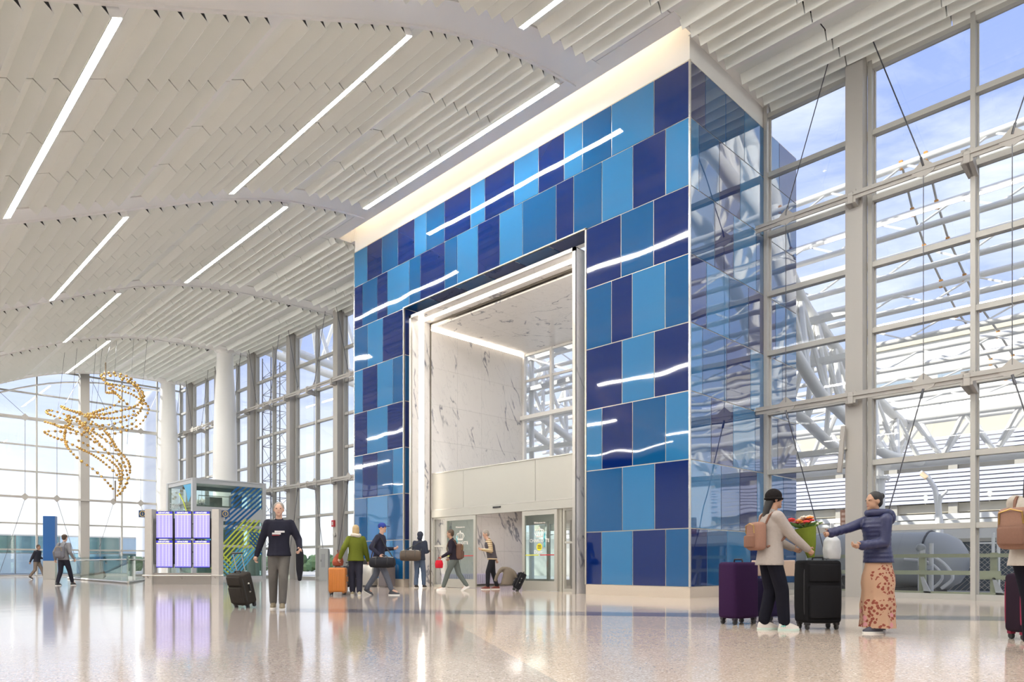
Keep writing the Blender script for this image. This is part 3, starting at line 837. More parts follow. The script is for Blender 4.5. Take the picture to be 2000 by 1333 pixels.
# horizontal stiffening rails, their brackets, rods and plates: one set per column bay
XR = 16.86
def stiffener(c, lab, group):
    t = thing('wind_truss', lab, 'wind brace', (XR, c, 0), group=group)
    ya, yb = c-2.28, c+2.29
    if ya < Y0 < yb: yb = Y0-0.03
    if ya < Y1 < yb: ya = Y1+0.03
    for z in (4.6, 9.17):
        m = MB(); m.prism([(XR-0.02, z-0.09), (XR+0.02, z-0.09), (XR+0.02, z+0.09), (XR-0.02, z+0.09)], ya, yb, 'y')
        m.box(XR-0.06, ya, z-0.01, XR+0.06, yb, z+0.01); m.build('rail', STEELP, t)
        for q in (c, c+2.28, ):
            if not (ya-0.2 < q < yb+0.2) or abs(q-Y0) < 0.3: continue
            m = MB()
            for dz in (-0.02, 0.02):
                m.add([(XR+0.0, q-0.07+dz*2, z+0.14), (XR+0.0, q+0.07+dz*2, z+0.14), (XG-0.1, q+0.05+dz*2, z-0.2), (XG-0.1, q-0.05+dz*2, z-0.2),
                       (XR-0.02, q-0.07+dz*2, z-0.16), (XR-0.02, q+0.07+dz*2, z-0.16), (XG-0.12, q+0.05+dz*2, z-0.26), (XG-0.12, q-0.05+dz*2, z-0.26)],
                      [(0,1,2,3),(7,6,5,4),(0,4,5,1),(1,5,6,2),(2,6,7,3),(3,7,4,0)])
            m.rbox((XR-0.03, q, z-0.05), (0.05, 0.13, 0.26), 0.02, 2)
            m.build('bracket', STEELP, t)
    for s in (-1, 1):
        y = c + 1.5*s
        if not (ya-0.05 < y < yb+0.05): continue
        for z in (4.6, 9.17):
            m = MB(); m.prism([(y-0.24, z+0.02), (y-0.19, z-0.08), (y, z-0.16), (y+0.19, z-0.08), (y+0.24, z+0.02), (y, z+0.24)], XR-0.045, XR-0.03, 'x'); m.build('gusset_plate', STEELP, t)
        m = MB(); m.tube([(XR-0.04, c+0.25*s, 13.2), (XR-0.04, y, 9.3)], 0.013, 6); m.build('rod', SSD, t)
        m = MB(); m.tube([(XR-0.04, y, 9.05), (XR-0.04, y, 4.7)], 0.009, 6); m.build('rod', SSD, t)
        m = MB(); m.tube([(XR-0.04, y, 4.5), (XR-0.04, c+0.35*s, 0.2)], 0.013, 6); m.build('rod', SSD, t)
        m = MB(); m.tube([(XR-0.04, y, 4.5), (XR-0.04, y-0.05*s, 4.3)], 0.028, 8); m.build('clevis', SSD, t)
        m = MB(); m.tube([(XR-0.04, y, 9.25), (XR-0.04, y-0.05*s, 9.45)], 0.024, 8); m.build('clevis', SSD, t)
    return t
GL = 'wind braces on the long glass wall'
for c in CY:
    if c + 2.2 < Y0+2 and c < Y0:
        if c > 4: stiffener(c, 'rails, tie rods and gusset plates on the glass wall just right of the blue block', GL)
        elif c > 0: stiffener(c, 'rails, tie rods and gusset plates at the right edge of the picture', GL)
    elif c > Y1+0.5 and c < YE-0.5:
        k = int(round((c-Y1)/4.57))
        names = ['nearest the left side of the blue block', 'second from the left side of the blue block', 'third from the left side of the blue block',
                 'fourth from the left side of the blue block', 'fifth from the blue block, behind the round columns', 'farthest, by the end windows']
        idx = int((c-Y1)/4.57)
        stiffener(c, 'glass wall brace of rails and rods, %s' % names[min(idx, 5)], GL)

# end wall
r = thing('window_4', kind='structure', loc=(0, YE, 0))
ex = [XG-0.05, 15.9, 13.8, 11.45, 9.25, 6.95, 4.67, 2.38, 0.1, -2.2, -4.5, -6.8, -8.9]
for q in ex:
    m = MB(); m.box(q-0.04, YE-0.12, 0, q+0.04, YE+0.05, 13.75); m.build('mullion', MULL, r)
for i in range(len(ex)-1):
    zs = LEV[:-1] if ex[i] > 3 else LEV[:6]
    for z in zs:
        m = MB(); m.box(ex[i+1]+0.04, YE-0.1, z-0.045, ex[i]-0.04, YE+0.04, z+0.045); m.build('transom', MULL, r)
    for k in range(len(zs)):
        z1 = zs[k+1]-0.045 if k+1 < len(zs) else 13.7
        m = MB(); m.box(ex[i+1]+0.04, YE-0.005, zs[k]+0.045, ex[i]-0.04, YE+0.005, z1); m.build('pane', GLASS, r)
for q in (11.62+4.57*k for k in range(-4, 2)):
    if q < 13: 
        m = MB(); m.box(q-0.24, YE-0.64, 0, q+0.24, YE-0.25, prof(q)+0.2); m.build('steel_column', STEELP, r)
m = MB(); m.tube([(x_, YE-0.2, prof(x_)-0.42) for x_ in [XW+0.5+k*0.8 for k in range(32)]], 0.055, 6); m.build('arched_rail', WHITE, r)
m = MB()
for z in (4.6, 9.17):
    m2 = MB(); m2.box(XW, YE-0.75, z-0.06, XG-0.4, YE-0.67, z+0.06); m2.build('rail', STEELP, r)
for c in (11.62+4.57*k for k in range(-3, 2)):
    for s in (-1, 1):
        q = c+1.5*s
        if q > 16: continue
        for z in (4.6, 9.17):
            m2 = MB(); m2.prism([(q-0.22, z), (q, z-0.22), (q+0.22, z), (q, z+0.22)], YE-0.79, YE-0.77, 'y'); m2.build('gusset_plate', STEELP, r)
        m2 = MB(); m2.tube([(q, YE-0.78, 9.0), (q, YE-0.78, 4.7)], 0.012, 5); m2.tube([(q, YE-0.78, 4.5), (c+0.3*s, YE-0.78, 0.2)], 0.012, 5); m2.tube([(q, YE-0.78, 9.3), (c+0.3*s, YE-0.78, prof(c)-0.3)], 0.012, 5); m2.build('rod', SSD, r)
# rear end and the far side (never in the frame, they close the hall and show in reflections)
r = thing('window_5', kind='structure', loc=(0, YB, 0))
for k in range(12):
    q = XW + 0.1 + 2.4*k
    m = MB(); m.box(q-0.05, YB-0.1, 0, q+0.05, YB+0.1, 13.7); m.build('mullion', MULL, r)
m = MB()
for z in LEV: m.box(XW, YB-0.05, z-0.05, XG, YB+0.05, z+0.05)
m.build('transom', MULL, r)
m = MB(); m.box(XW, YB-0.005, 0, XG, YB+0.005, 13.7); m.build('pane', GLASS, r)
m = MB(); m.box(XW-0.2, YB, 0, XW, YE, 7.7); o = m.build('wall_left', mat('plaster_light', (0.30, 0.32, 0.36), 0.6)); tag(o, kind='structure')

# round tapering columns
for (x_, y_, lab) in ((16.1, 38.95, 'white round tapering column, the nearer of two, behind the glass lift enclosure'), (16.15, 48.0, 'white round tapering column, the farther one, beside the end windows')):
    c = thing('round_column', lab, 'column', (x_, y_, 0), group='white tapering columns')
    zt = 12.55
    m = MB(); m.lathe([(0.50, 0.12), (0.57, 2), (0.63, 5), (0.62, 7), (0.56, 9.5), (0.45, 11.4), (0.42, zt-0.25)], 36, M=Matrix.Translation((x_, y_, 0))); m.build('shaft', WHITE, c, smooth=True)
    m = MB(); m.lathe([(0.62, 0), (0.62, 0.1), (0.55, 0.12)], 36, M=Matrix.Translation((x_, y_, 0))); m.build('base', SS, c, smooth=True)
    m = MB(); m.lathe([(0.42, zt-0.25), (0.55, zt-0.12), (0.56, zt-0.02)], 36, M=Matrix.Translation((x_, y_, 0))); m.build('capital', WHITE, c, smooth=True)

# ================================================================ OUTSIDE
ASPH = mat('asphalt', (0.46, 0.45, 0.43), 0.9, bump=(3, 0.3, 0.02))
m = MB(); m.box(XG+0.15, -60, -0.35, 140, 160, -0.14); m.box(-60, YE+0.15, -0.35, XG+0.15, 160, -0.14)
m.box(-60, -60, -0.35, XG+0.15, YB-0.15, -0.14); o = m.build('floor_outside', ASPH); tag(o, kind='structure')
def tubes(parent, lines, r, name, mm=None, n=10):
    for a, b in lines:
        m = MB(); m.tube([a, b], r, n); m.build(name, mm or WTUBE, parent, smooth=True)
# canopy purlins: pairs of chords running along the road with zigzag lattice between
PAIRS = [(23.0, 345, 384), (24.0, 441, 476), (25.0, 515, 552), (26.0, 589, 620), (27.2, 650, 678), (28.6, 702, 730), (30.2, 748, 768), (32.0, 788, 805)]
ordn = ['topmost', 'second from the top', 'third from the top', 'fourth from the top', 'fourth from the bottom', 'third from the bottom', 'second from the bottom', 'lowest']
for k, (xx, pu, plw) in enumerate(PAIRS):
    ym = y_on_x(1705, xx)
    zu, zl = z_at(pu, xx, ym), z_at(plw, xx-0.35, ym)
    t = thing('canopy_purlin', 'white lattice purlin of the canopy right of the blue block, %s' % ordn[k], 'roof truss', (xx, -24, zu), group='lattice purlins of the outdoor canopy')
    ya, yb = -24, 34 - 0.6*k
    m = MB(); m.tube([(xx, ya, zu), (xx, yb, zu)], 0.105, 10); m.build('upper_chord', WTUBE, t, smooth=True)
    m = MB(); m.tube([(xx-0.35, ya, zl), (xx-0.35, yb, zl)], 0.095, 10); m.build('lower_chord', WTUBE, t, smooth=True)
    m = MB(); st = 1.1; q = ya; up = (k % 2 == 0)
    while q + st < yb:
        a = (xx, q, zu) if up else (xx-0.35, q, zl); b = (xx-0.35, q+st, zl) if up else (xx, q+st, zu)
        m.tube([a, b], 0.035, 6); q += st; up = not up
    o = m.build('lattice', WTUBE, t, smooth=True); o['kind'] = 'stuff'
# thin hanger rods that cross the purlins on a slant
t = thing('canopy_ties', 'pair of thin bolted tie bars slanting down across the canopy purlins', 'tie bars', (23, 7.5, 12))
for off in (0, 0.55):
    pts = []
    for (xx, pu, plw), px in zip(PAIRS, (1760, 1782, 1805, 1838, 1868, 1905, 1935, 1965)):
        ym = y_on_x(px, xx); pts.append((xx, ym-off*1.2, z_at(pu, xx, y_on_x(1705, xx))+0.12))
    m = MB(); m.tube(pts, 0.035, 6); m.build('tie_bar', STEELP, t)
    m = MB()
    for p in pts: m.box(p[0]-0.06, p[1]-0.05, p[2]-0.22, p[0]+0.06, p[1]+0.05, p[2]+0.03)
    m.build('clamp', mat('orange_clamp', (0.65, 0.30, 0.06), 0.6), t)
# roadside long truss with W webs, column and column head
XT = 34.0
yt = y_on_x(1800, XT)
zt_, zb_ = z_at(826, XT, yt)+0.1, z_at(903, XT, yt)
t = thing('roadside_truss', 'long white tubular truss with W shaped webs low behind the glass wall', 'roof truss', (XT, 0, zb_))
for (xx, zz, rr, nm) in ((XT, zb_, 0.24, 'bottom_chord'), (XT-0.6, zt_, 0.15, 'top_chord'), (XT+0.6, zt_+0.05, 0.15, 'top_chord')):
    m = MB(); m.tube([(xx, -30, zz), (xx, 34, zz)], rr, 12); m.build(nm, WTUBE, t, smooth=True)
q = -30 + 0.6; st = 0.95*2
while q < 33:
    for sx in (-0.6, 0.6):
        for d_ in (-1, 1):
            m = MB(); m.tube([(XT, q, zb_+0.1), (XT+sx, q+d_*st/2, zt_)], 0.095, 8); m.build('web', WTUBE, t, smooth=True)
    q += st
for px_, lb in ((1712, 'behind the woman in the navy jacket'), (1385, 'hidden mostly behind the blue block'), ):
    xx = XT; yy = y_on_x(px_, XT)
    t = thing('canopy_column', 'white round outdoor column with bolted ring, %s' % lb, 'column', (xx, yy, -0.14), group='canopy columns')
    m = MB(); m.tube([(xx, yy, -0.14), (xx, yy, zb_-0.5)], 0.34, 18); m.build('shaft', WTUBE, t, smooth=True)
    m = MB(); m.tube([(xx, yy, zb_-0.62), (xx, yy, zb_-0.5)], 0.55, 18); m.build('flange', WTUBE, t)
    m = MB()
    for k in range(12): m.tube([(xx+0.47*math.cos(k*PI/6), yy+0.47*math.sin(k*PI/6), zb_-0.68), (xx+0.47*math.cos(k*PI/6), yy+0.47*math.sin(k*PI/6), zb_-0.44)], 0.03, 6)
    m.tube([(xx, yy, zb_-0.5), (xx, yy, zb_)], 0.3, 12)
    m.build('bolts', WTUBE, t)
# curved rib trusses springing over the road
def bez(p, n=14):
    out = []
    for i in range(n+1):
        u = i/n*(len(p)-1); k = min(int(u), len(p)-2); f = u-k
        p0, p1, p2, p3 = Vector(p[max(0, k-1)]), Vector(p[k]), Vector(p[k+1]), Vector(p[min(len(p)-1, k+2)])
        out.append(0.5*((2*p1)+(-p0+p2)*f+(2*p0-5*p1+4*p2-p3)*f*f+(-p0+3*p1-3*p2+p3)*f**3))
    return out
def rib(lab, y, up, lo, dy=1.3, r1=0.185, r2=0.095):
    t = thing('canopy_rib', lab, 'roof truss', (up[0][0], y, 0), group='curved rib trusses of the outdoor canopy')
    A_ = bez([(a, y, b) for a, b in up]); B_ = bez([(a, y-dy/2, b) for a, b in lo]); C_ = bez([(a, y+dy/2, b) for a, b in lo])
    for nm, L_, rr in (('upper_chord', A_, r1), ('lower_chord', B_, r1), ('lower_chord', C_, r1)):
        m = MB(); m.tube(L_, rr, 14); m.build(nm, WTUBE, t, smooth=True)
    for k in range(0, len(A_)-2, 2):
        for L_ in (B_, C_):
            m = MB(); m.tube([A_[k+1], L_[k]], r2, 8); m.build('web', WTUBE, t, smooth=True)
            m = MB(); m.tube([A_[k+1], L_[k+2]], r2, 8); m.build('web', WTUBE, t, smooth=True)
    return t
def xz(px, py, y): x_ = x_on_y(px, y); return (x_, z_at(py, x_, y))
yr = 9.9
rib('curved white rib truss seen between the blue block and the steel column', yr,
    [(20.2, 11.9), xz(1560, 575, yr), xz(1604, 640, yr), xz(1655, 712, yr), xz(1712, 778, yr), xz(1765, 828, yr)],
    [(20.2, 7.6), xz(1560, 772, yr), xz(1604, 812, yr), xz(1655, 862, yr), xz(1700, 893, yr), xz(1765, 905, yr)])
rib('white tree-like rib truss right of the frame, mirrored in the side of the blue block', 2.4,
    [(21.5, 20.5), (24, 20.4), (27, 19.6), (30, 17.6), (33, 14.0), (35.5, 9.5)], [(21.5, 15.8), (24, 15.6), (27, 14.6), (29.5, 12.6), (32, 9.8), (34.5, 6.8)], 2.2, 0.30, 0.16)

rib('white rib truss crossing high outside the tall windows left of the blue block', 39.5,
    [(18.6, 17.2), (22, 17.4), (26, 17.0), (30, 16.0), (34, 14.2)], [(18.6, 13.5), (22, 13.0), (26, 12.4), (30, 11.6), (34, 10.6)], 1.6, 0.24, 0.12)
m = MB(); m.tube([(33.6, 39.5, -0.14), (33.6, 39.5, 10.9)], 0.3, 14); m.build('leg', WTUBE, [o_ for o_ in COL.objects if o_.name == 'canopy_rib.002'][0], smooth=True)
# struts seen through the tunnel window
rib('white rib truss seen through the high window inside the marble portal', 24.2,
    [(20.6, 12.4), (23, 12.0), (26, 10.8), (29, 9.2), (32, 7.6)], [(20.6, 9.0), (23, 8.5), (26, 7.5), (29, 6.3), (32, 5.2)], 1.6, 0.19, 0.10)
t = thing('scaffold', 'white steel posts and beams outside the high window of the marble portal', 'scaffold', (23, 15, 0))
for yy in (12.5, 15.0, 19.5, 22.6, 27.5):
    m = MB(); m.tube([(23.5, yy, -0.14), (23.5, yy, 12)], 0.12, 8); m.build('post', WTUBE, t)
for zz in (4.4, 6.0, 7.4, 8.8, 10.2):
    m = MB(); m.box(23.35, 8.6, zz-0.09, 23.65, 29.5, zz+0.09); m.build('beam', WTUBE, t)
# parking building
XP = 50.0
pk = thing('parking_garage', 'pale concrete parking building with louvered screens across the road', 'building', (XP, 20, -0.14))
yc = y_on_x(1800, XP)
def zp(py): return z_at(py, XP, yc)
CREAM = mat('cream_concrete', (0.62, 0.57, 0.45), 0.8, bump=(0.8, 0.1, 0.02)); LAV = mat('louver_metal', (0.55, 0.56, 0.66), 0.5)
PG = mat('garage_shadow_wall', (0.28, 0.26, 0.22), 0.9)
ya, yb = -12, 48
for (a, b, mm, nm, dx) in ((862, 826, CREAM, 'roof_parapet', 0), (922, 905, CREAM, 'spandrel', 0.3), (1003, 986, CREAM, 'spandrel', 0.3), (1036, 1022, CREAM, 'spandrel', 0.2)):
    m = MB(); m.box(XP+dx, ya, zp(a), XP+dx+0.5, yb, zp(b)); m.build(nm, mm, pk)
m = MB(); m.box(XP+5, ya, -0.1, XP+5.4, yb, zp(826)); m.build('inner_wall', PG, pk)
for (a, b) in ((905, 862), (985, 922)):
    z = zp(a); 
    while z < zp(b):
        m = MB(); m.box(XP-0.25, ya, z, XP-0.1, yb, z+0.20); m.build('louver', LAV, pk); z += 0.26
k = 0
yy = ya
while yy < yb:
    m = MB(); m.box(XP, yy, -0.14, XP+0.6, yy+0.5, zp(862)); m.build('column', CONC, pk)
    yy += 3.4
m = MB(); m.box(XP+0.5, ya, zp(1003), XP+5, yb, zp(1000)); m.build('deck', CONC, pk)
m = MB(); m.box(XP+0.5, ya, zp(922), XP+5, yb, zp(918)); m.build('deck', CONC, pk)
# a few lamps inside the garage
for px_, py_ in ((1808, 973), (1933, 965)):
    y_ = y_on_x(px_, XP+2); l = thing('garage_lamp', 'small round lamp glowing inside the parking building, %s' % ('left' if px_ < 1900 else 'right'), 'lamp', (XP+2, y_, z_at(py_, XP+2, y_)), group='garage lamps')
    m = MB(); m.ball((XP+2, y_, z_at(py_, XP+2, y_)), 0.16, 10, 6); m.build('globe', mat('garage_lamp', (1, 1, 0.8), emit=(1.0, 0.95, 0.6), estr=3), l)
    m = MB(); m.tube([(XP+2, y_, z_at(py_, XP+2, y_)+0.1), (XP+2, y_, zp(1001))], 0.04, 6); m.build('stem', STEELP, l)
# upper block far behind (pale office tower face)
ob = thing('office_block', 'pale flat building face rising behind the parking building', 'building', (70, 12, -0.14))
m = MB(); m.box(70, -22, -0.14, 78, 24, 20.5); m.build('wall', mat('pale_cladding', (0.72, 0.70, 0.64), 0.7), ob)
m = MB(); m.box(69.8, -22, 20.3, 78.2, 24, 20.8); m.build('parapet', CREAM, ob)
for k in range(9):
    for j in range(4):
        m = MB(); m.box(69.9, -20+5*k, 3+4.2*j, 70, -17+5*k, 5.2+4.2*j); m.build('window', mat('far_window', (0.35, 0.42, 0.48), 0.2), ob)
# white elevated roadway barrier
br = thing('road_barrier', 'white raised road edge with a smooth box girder below it', 'road barrier', (38, 12, 1.0))
XQ = 38.0; yq = y_on_x(1800, XQ)
def zq(py): return z_at(py, XQ, yq)
m = MB(); m.box(XQ, -16, zq(1016), XQ+0.3, 40, zq(1006)); m.build('cap', WTUBE, br)
m = MB(); m.box(XQ+0.05, -16, zq(1032), XQ+0.4, 40, zq(1018)); m.build('upper_face', mat('pale_concrete', (0.68, 0.68, 0.66), 0.7), br)
m = MB(); m.prism([(XQ-0.1, zq(1030)), (XQ+2.5, zq(1030)), (XQ+2.5, -0.14), (XQ+1.2, -0.14), (XQ+0.4, zq(1058))], -16, 40, 'y'); m.build('girder', WTUBE, br)
# curved street lamp
yl = y_on_x(1838, 36)
sl = thing('street_lamp', 'white curved double-arm street lamp beyond the glass wall', 'street lamp', (36, yl, 0))
def SLP(px, py): y_ = y_on_x(px, 36); return (36, y_, z_at(py, 36, y_))
m = MB(); m.tube([SLP(1834, 1014), SLP(1831, 985), SLP(1826, 955), SLP(1812, 932), SLP(1798, 922)], [0.13, 0.12, 0.11, 0.1, 0.08], 10); m.build('arm', WTUBE, sl, smooth=True)
m = MB(); m.tube([SLP(1835, 1012), SLP(1834, 985), SLP(1838, 970), SLP(1850, 959)], [0.11, 0.1, 0.09, 0.06], 10); m.build('arm', WTUBE, sl, smooth=True)
m = MB(); m.tube([SLP(1834, 1010), (36, yl, -0.14)], 0.16, 10); m.build('pole', WTUBE, sl, smooth=True)
m = MB(); m.tube([SLP(1812, 934), SLP(1800, 925)], 0.12, 8); m.build('lamp_head', mat('lamp_amber', (0.8, 0.6, 0.4)), sl)
# tank truck with domed end
XK = 24.6
tk = thing('tank_trailer', 'dusty grey tank trailer with a domed end parked behind the wooden fence', 'tanker', (XK, y_on_x(1850, XK), -0.14))
TG = mat('tank_grey', (0.30, 0.31, 0.32), 0.45, bump=(2, 0.1, 0.02)); TL = mat('tank_band', (0.50, 0.50, 0.52), 0.4)
yd = y_on_x(1893, XK); zc = 0.84; Rz = 0.92; Rx = 1.1
prof_t = [(0.05, 0.0), (0.45, 0.10), (0.75, 0.30), (0.92, 0.62), (1.0, 1.05), (1.0, 9.0), (0.8, 9.6), (0.2, 9.9)]
m = MB()
vs, fs = [], []
for rr, dy_ in prof_t:
    for k in range(28):
        q = 2*PI*k/28; vs.append((XK + Rx*rr*math.cos(q), yd + dy_*0.9, zc + Rz*rr*math.sin(q)*(0.9+0.1*rr)))
for i in range(len(prof_t)-1):
    for k in range(28): fs.append((i*28+k, i*28+(k+1)%28, (i+1)*28+(k+1)%28, (i+1)*28+k))
fs.append(tuple(range(28))); fs.append(tuple((len(prof_t)-1)*28+k for k in range(28)))
m.add(vs, fs); m.build('tank_shell', TG, tk, smooth=True)
for dy_ in (1.0, 2.6, 4.4):
    m = MB(); pts = [(XK + (Rx+0.02)*math.cos(q), yd+dy_, zc+(Rz+0.02)*math.sin(q)) for q in [2*PI*k/28 for k in range(29)]]
    m.tube(pts, 0.03, 5, cap=False); m.build('band', BLACK if dy_ == 1.0 else TL, tk)
m = MB(); m.box(XK-1.14, yd+1.9, -0.05, XK-1.08, yd+2.25, 1.7); m.build('strap', TL, tk)
m = MB(); m.box(XK-1.0, yd+0.8, -0.12, XK+0.9, yd+8, 0.05); m.build('chassis', BLACK, tk)
for dy_ in (2.9, 4.2):
    m = MB(); m.tube([(XK-0.95, yd+dy_, 0.3), (XK-0.65, yd+dy_, 0.3)], 0.44, 20); w_ = m.build('wheel', RUB, tk)
    m = MB(); m.tube([(XK-0.98, yd+dy_, 0.3), (XK-0.94, yd+dy_, 0.3)], 0.22, 12); m.build('hub', TL, w_)
m = MB(); m.tube(bez([(XK-1.2, yd+1.1, 1.0), (XK-1.3, yd+0.5, 0.9), (XK-1.35, yd+0.1, 0.4), (XK-1.3, yd+0.4, 0.05)]), 0.05, 8)
m.tube(bez([(XK-1.25, yd+1.4, 0.9), (XK-1.4, yd+0.7, 0.8), (XK-1.4, yd+0.35, 0.4), (XK-1.35, yd+0.6, 0.05)]), 0.04, 8); m.build('hose', TL, tk, smooth=True)
# valve stand
vsx = 20.6; vy_ = y_on_x(1800, vsx)
vsd = thing('valve_stand', 'upright grey pipe valves just behind the wooden fence', 'pipes', (vsx, vy_, -0.14))
m = MB(); m.tube([(vsx, vy_, -0.14), (vsx, vy_, 1.15)], 0.09, 10); m.tube([(vsx, vy_-0.22, -0.14), (vsx, vy_-0.22, 1.3)], 0.06, 10); m.build('pipe', TL, vsd, smooth=True)
m = MB(); m.ball((vsx, vy_+0.02, 1.18), 0.12, 10, 6); m.tube([(vsx-0.1, vy_-0.11, 0.62), (vsx-0.1, vy_-0.11, 0.72)], 0.16, 12); m.build('valve', TG, vsd, smooth=True)
# wooden fence
WOOD = mat('weathered_wood', (0.36, 0.37, 0.26), 0.8, bump=(8, 0.3, 0.01))
XFN = 19.3
fn = thing('wooden_fence', 'weathered timber post and rail fence right outside the glass', 'fence', (XFN, 5, -0.14))
def fz(py): return z_at(py, XFN, y_on_x(1800, XFN))
for (a, b, y0_, y1_) in ((1090, 1083, -8, Y0-0.3), (1123, 1115, y_on_x(1955, XFN), Y0-0.3), (1131, 1123, -8, y_on_x(1905, XFN)), (1167, 1155, -8, Y0-0.3)):
    m = MB(); m.box(XFN-0.03, y0_, fz(a), XFN+0.03, y1_, fz(b)); m.build('rail', WOOD, fn)
for px_ in (1800, 1940, 1670, 2100):
    q = y_on_x(px_, XFN); m = MB(); m.box(XFN+0.03, q-0.07, -0.14, XFN+0.15, q+0.07, fz(1083)+0.02); m.build('post', WOOD, fn)
    m = MB(); m.add([(XFN-0.03, q-0.1, -0.14), (XFN-0.03, q-0.3, -0.14), (XFN+0.03, q-0.3, -0.14), (XFN+0.03, q-0.1, -0.14), (XFN-0.03, q+0.02, 0.45), (XFN-0.03, q-0.04, 0.45), (XFN+0.03, q-0.04, 0.45), (XFN+0.03, q+0.02, 0.45)], [(0,1,2,3),(4,5,6,7),(0,1,5,4),(1,2,6,5),(2,3,7,6),(3,0,4,7)]); m.build('brace', TL, fn)
# chain-link enclosure
XC2 = 26.5
cf = thing('chain_link_fence', 'grey chain link fence with steel posts at the right beyond the timber rails', 'fence', (XC2, y_on_x(1970, XC2), -0.14))
ya_, yb_ = y_on_x(2100, XC2), y_on_x(1905, XC2)
for q in (ya_, y_on_x(1950, XC2), y_on_x(1940, XC2), yb_):
    m = MB(); m.tube([(XC2, q, -0.14), (XC2, q, 1.75)], 0.05, 8); m.build('post', WTUBE, cf)
m = MB(); q = ya_
while q < yb_:
    m.tube([(XC2, q, -0.1), (XC2, q+1.5, 1.4)], 0.008, 3); m.tube([(XC2, q, 1.4), (XC2, q+1.5, -0.1)], 0.008, 3); q += 0.16
o = m.build('mesh_wire', STEELP, cf); o['kind'] = 'stuff'
m = MB(); m.tube([(XC2, ya_, 1.42), (XC2, yb_, 1.42)], 0.03, 6); m.build('top_rail', WTUBE, cf)
dk = thing('dark_shed', 'dark equipment shed behind the chain link fence', 'shed', (28.5, 6, -0.14))
m = MB(); m.box(27.6, -6, -0.14, 30, 10.2, 1.5); m.build('wall', mat('shed_dark', (0.06, 0.08, 0.10), 0.6), dk)
m = MB(); m.box(27.5, -6.1, 1.5, 30.1, 10.3, 1.62); m.build('roof', CONC, dk)
# lattice mast outside the left windows
XM, YM = 26.0, 54.0
ms = thing('lattice_mast', 'thin dark lattice mast standing outside the tall windows on the left', 'mast', (XM, YM, -0.14))
for (dx, dy) in ((0, 0), (1.5, 0), (0, 1.5), (1.5, 1.5)):
    m = MB(); m.tube([(XM+dx, YM+dy, -0.14), (XM+dx, YM+dy, 17.5)], 0.05, 6); m.build('leg', SSD, ms)
m = MB(); z = 0.5; k = 0
while z < 17:
    for a, b in (((0,0),(1.5,0)), ((0,0),(0,1.5)), ((1.5,0),(1.5,1.5)), ((0,1.5),(1.5,1.5))):
        m.tube([(XM+a[0], YM+a[1], z), (XM+b[0], YM+b[1], z)], 0.025, 4)
        m.tube([(XM+a[0], YM+a[1], z), (XM+b[0], YM+b[1], z+1.4)], 0.02, 4)
    z += 1.4
o = m.build('bracing', SSD, ms); o['kind'] = 'stuff'
# terminal wing beyond the end wall: mirrored glass band
tw = thing('terminal_wing', 'low far terminal wing with a mirrored glass front beyond the end windows', 'building', (10, 72, -0.14))
zw = z_at(1043, 6, 72)
bgm = [mat('mirror_blue', (0.20, 0.36, 0.42), 0.06, 0.6), mat('mirror_green', (0.12, 0.22, 0.22), 0.08, 0.6), mat('mirror_pale', (0.45, 0.58, 0.70), 0.1, 0.4)]
rng = random.Random(3)
for k in range(26):
    x0 = -12 + 1.6*k
    m = MB(); m.box(x0+0.05, 72, -0.1, x0+1.55, 72.1, zw*0.52); m.build('pane', bgm[rng.randrange(3)], tw)
    m = MB(); m.box(x0+0.05, 72, zw*0.54, x0+1.55, 72.1, zw); m.build('pane', bgm[rng.randrange(3)], tw)
m = MB(); m.box(-12, 72.1, -0.14, 30, 80, zw+0.1); m.box(-12, 71.95, zw, 30, 72.1, zw+0.12); m.build('wall', mat('pale_cladding', (0.7, 0.7, 0.7)), tw)
for (xx, yy) in ((19.5, 60), ):
    si = thing('storage_silo', 'pale round silo far outside the end windows', 'silo', (xx, yy, -0.14))
    m = MB(); m.lathe([(1.6, -0.14), (1.6, 13.5), (1.0, 14.3)], 24, (xx, yy, 0)); m.build('shell', mat('silo_white', (0.78, 0.80, 0.84), 0.5), si, smooth=True)
# hedge line outside the left windows
hd = MB(); rng = random.Random(5)
for k in range(160):
    hd.ball((40 + rng.uniform(-0.8, 0.8), 60 + k*0.42, 0.5 + rng.uniform(-0.2, 0.7)), rng.uniform(0.5, 0.9), 6, 4)
o = hd.build('hedge', mat('hedge_green', (0.12, 0.20, 0.08), 0.9, bump=(9, 0.6, 0.1))); tag(o, 'distant clipped green hedge low outside the windows left of the blue block', 'hedge', kind='stuff')
# ================================================================ FREE-STANDING THINGS IN THE HALL
RIGHT = Vector((ca, -sa, 0)); FWD = Vector((sa, ca, 0))       # towards the right of the frame, away from the viewer
def rot_z(d): return math.atan2(d.y, d.x) - PI/2                # local +Y faces d
def box_local(m, c, d, r=0.0, seg=2):
    if r: m.rbox(c, d, r, seg)
    else: m.box(c[0]-d[0]/2, c[1]-d[1]/2, c[2]-d[2]/2, c[0]+d[0]/2, c[1]+d[1]/2, c[2]+d[2]/2)
    return m

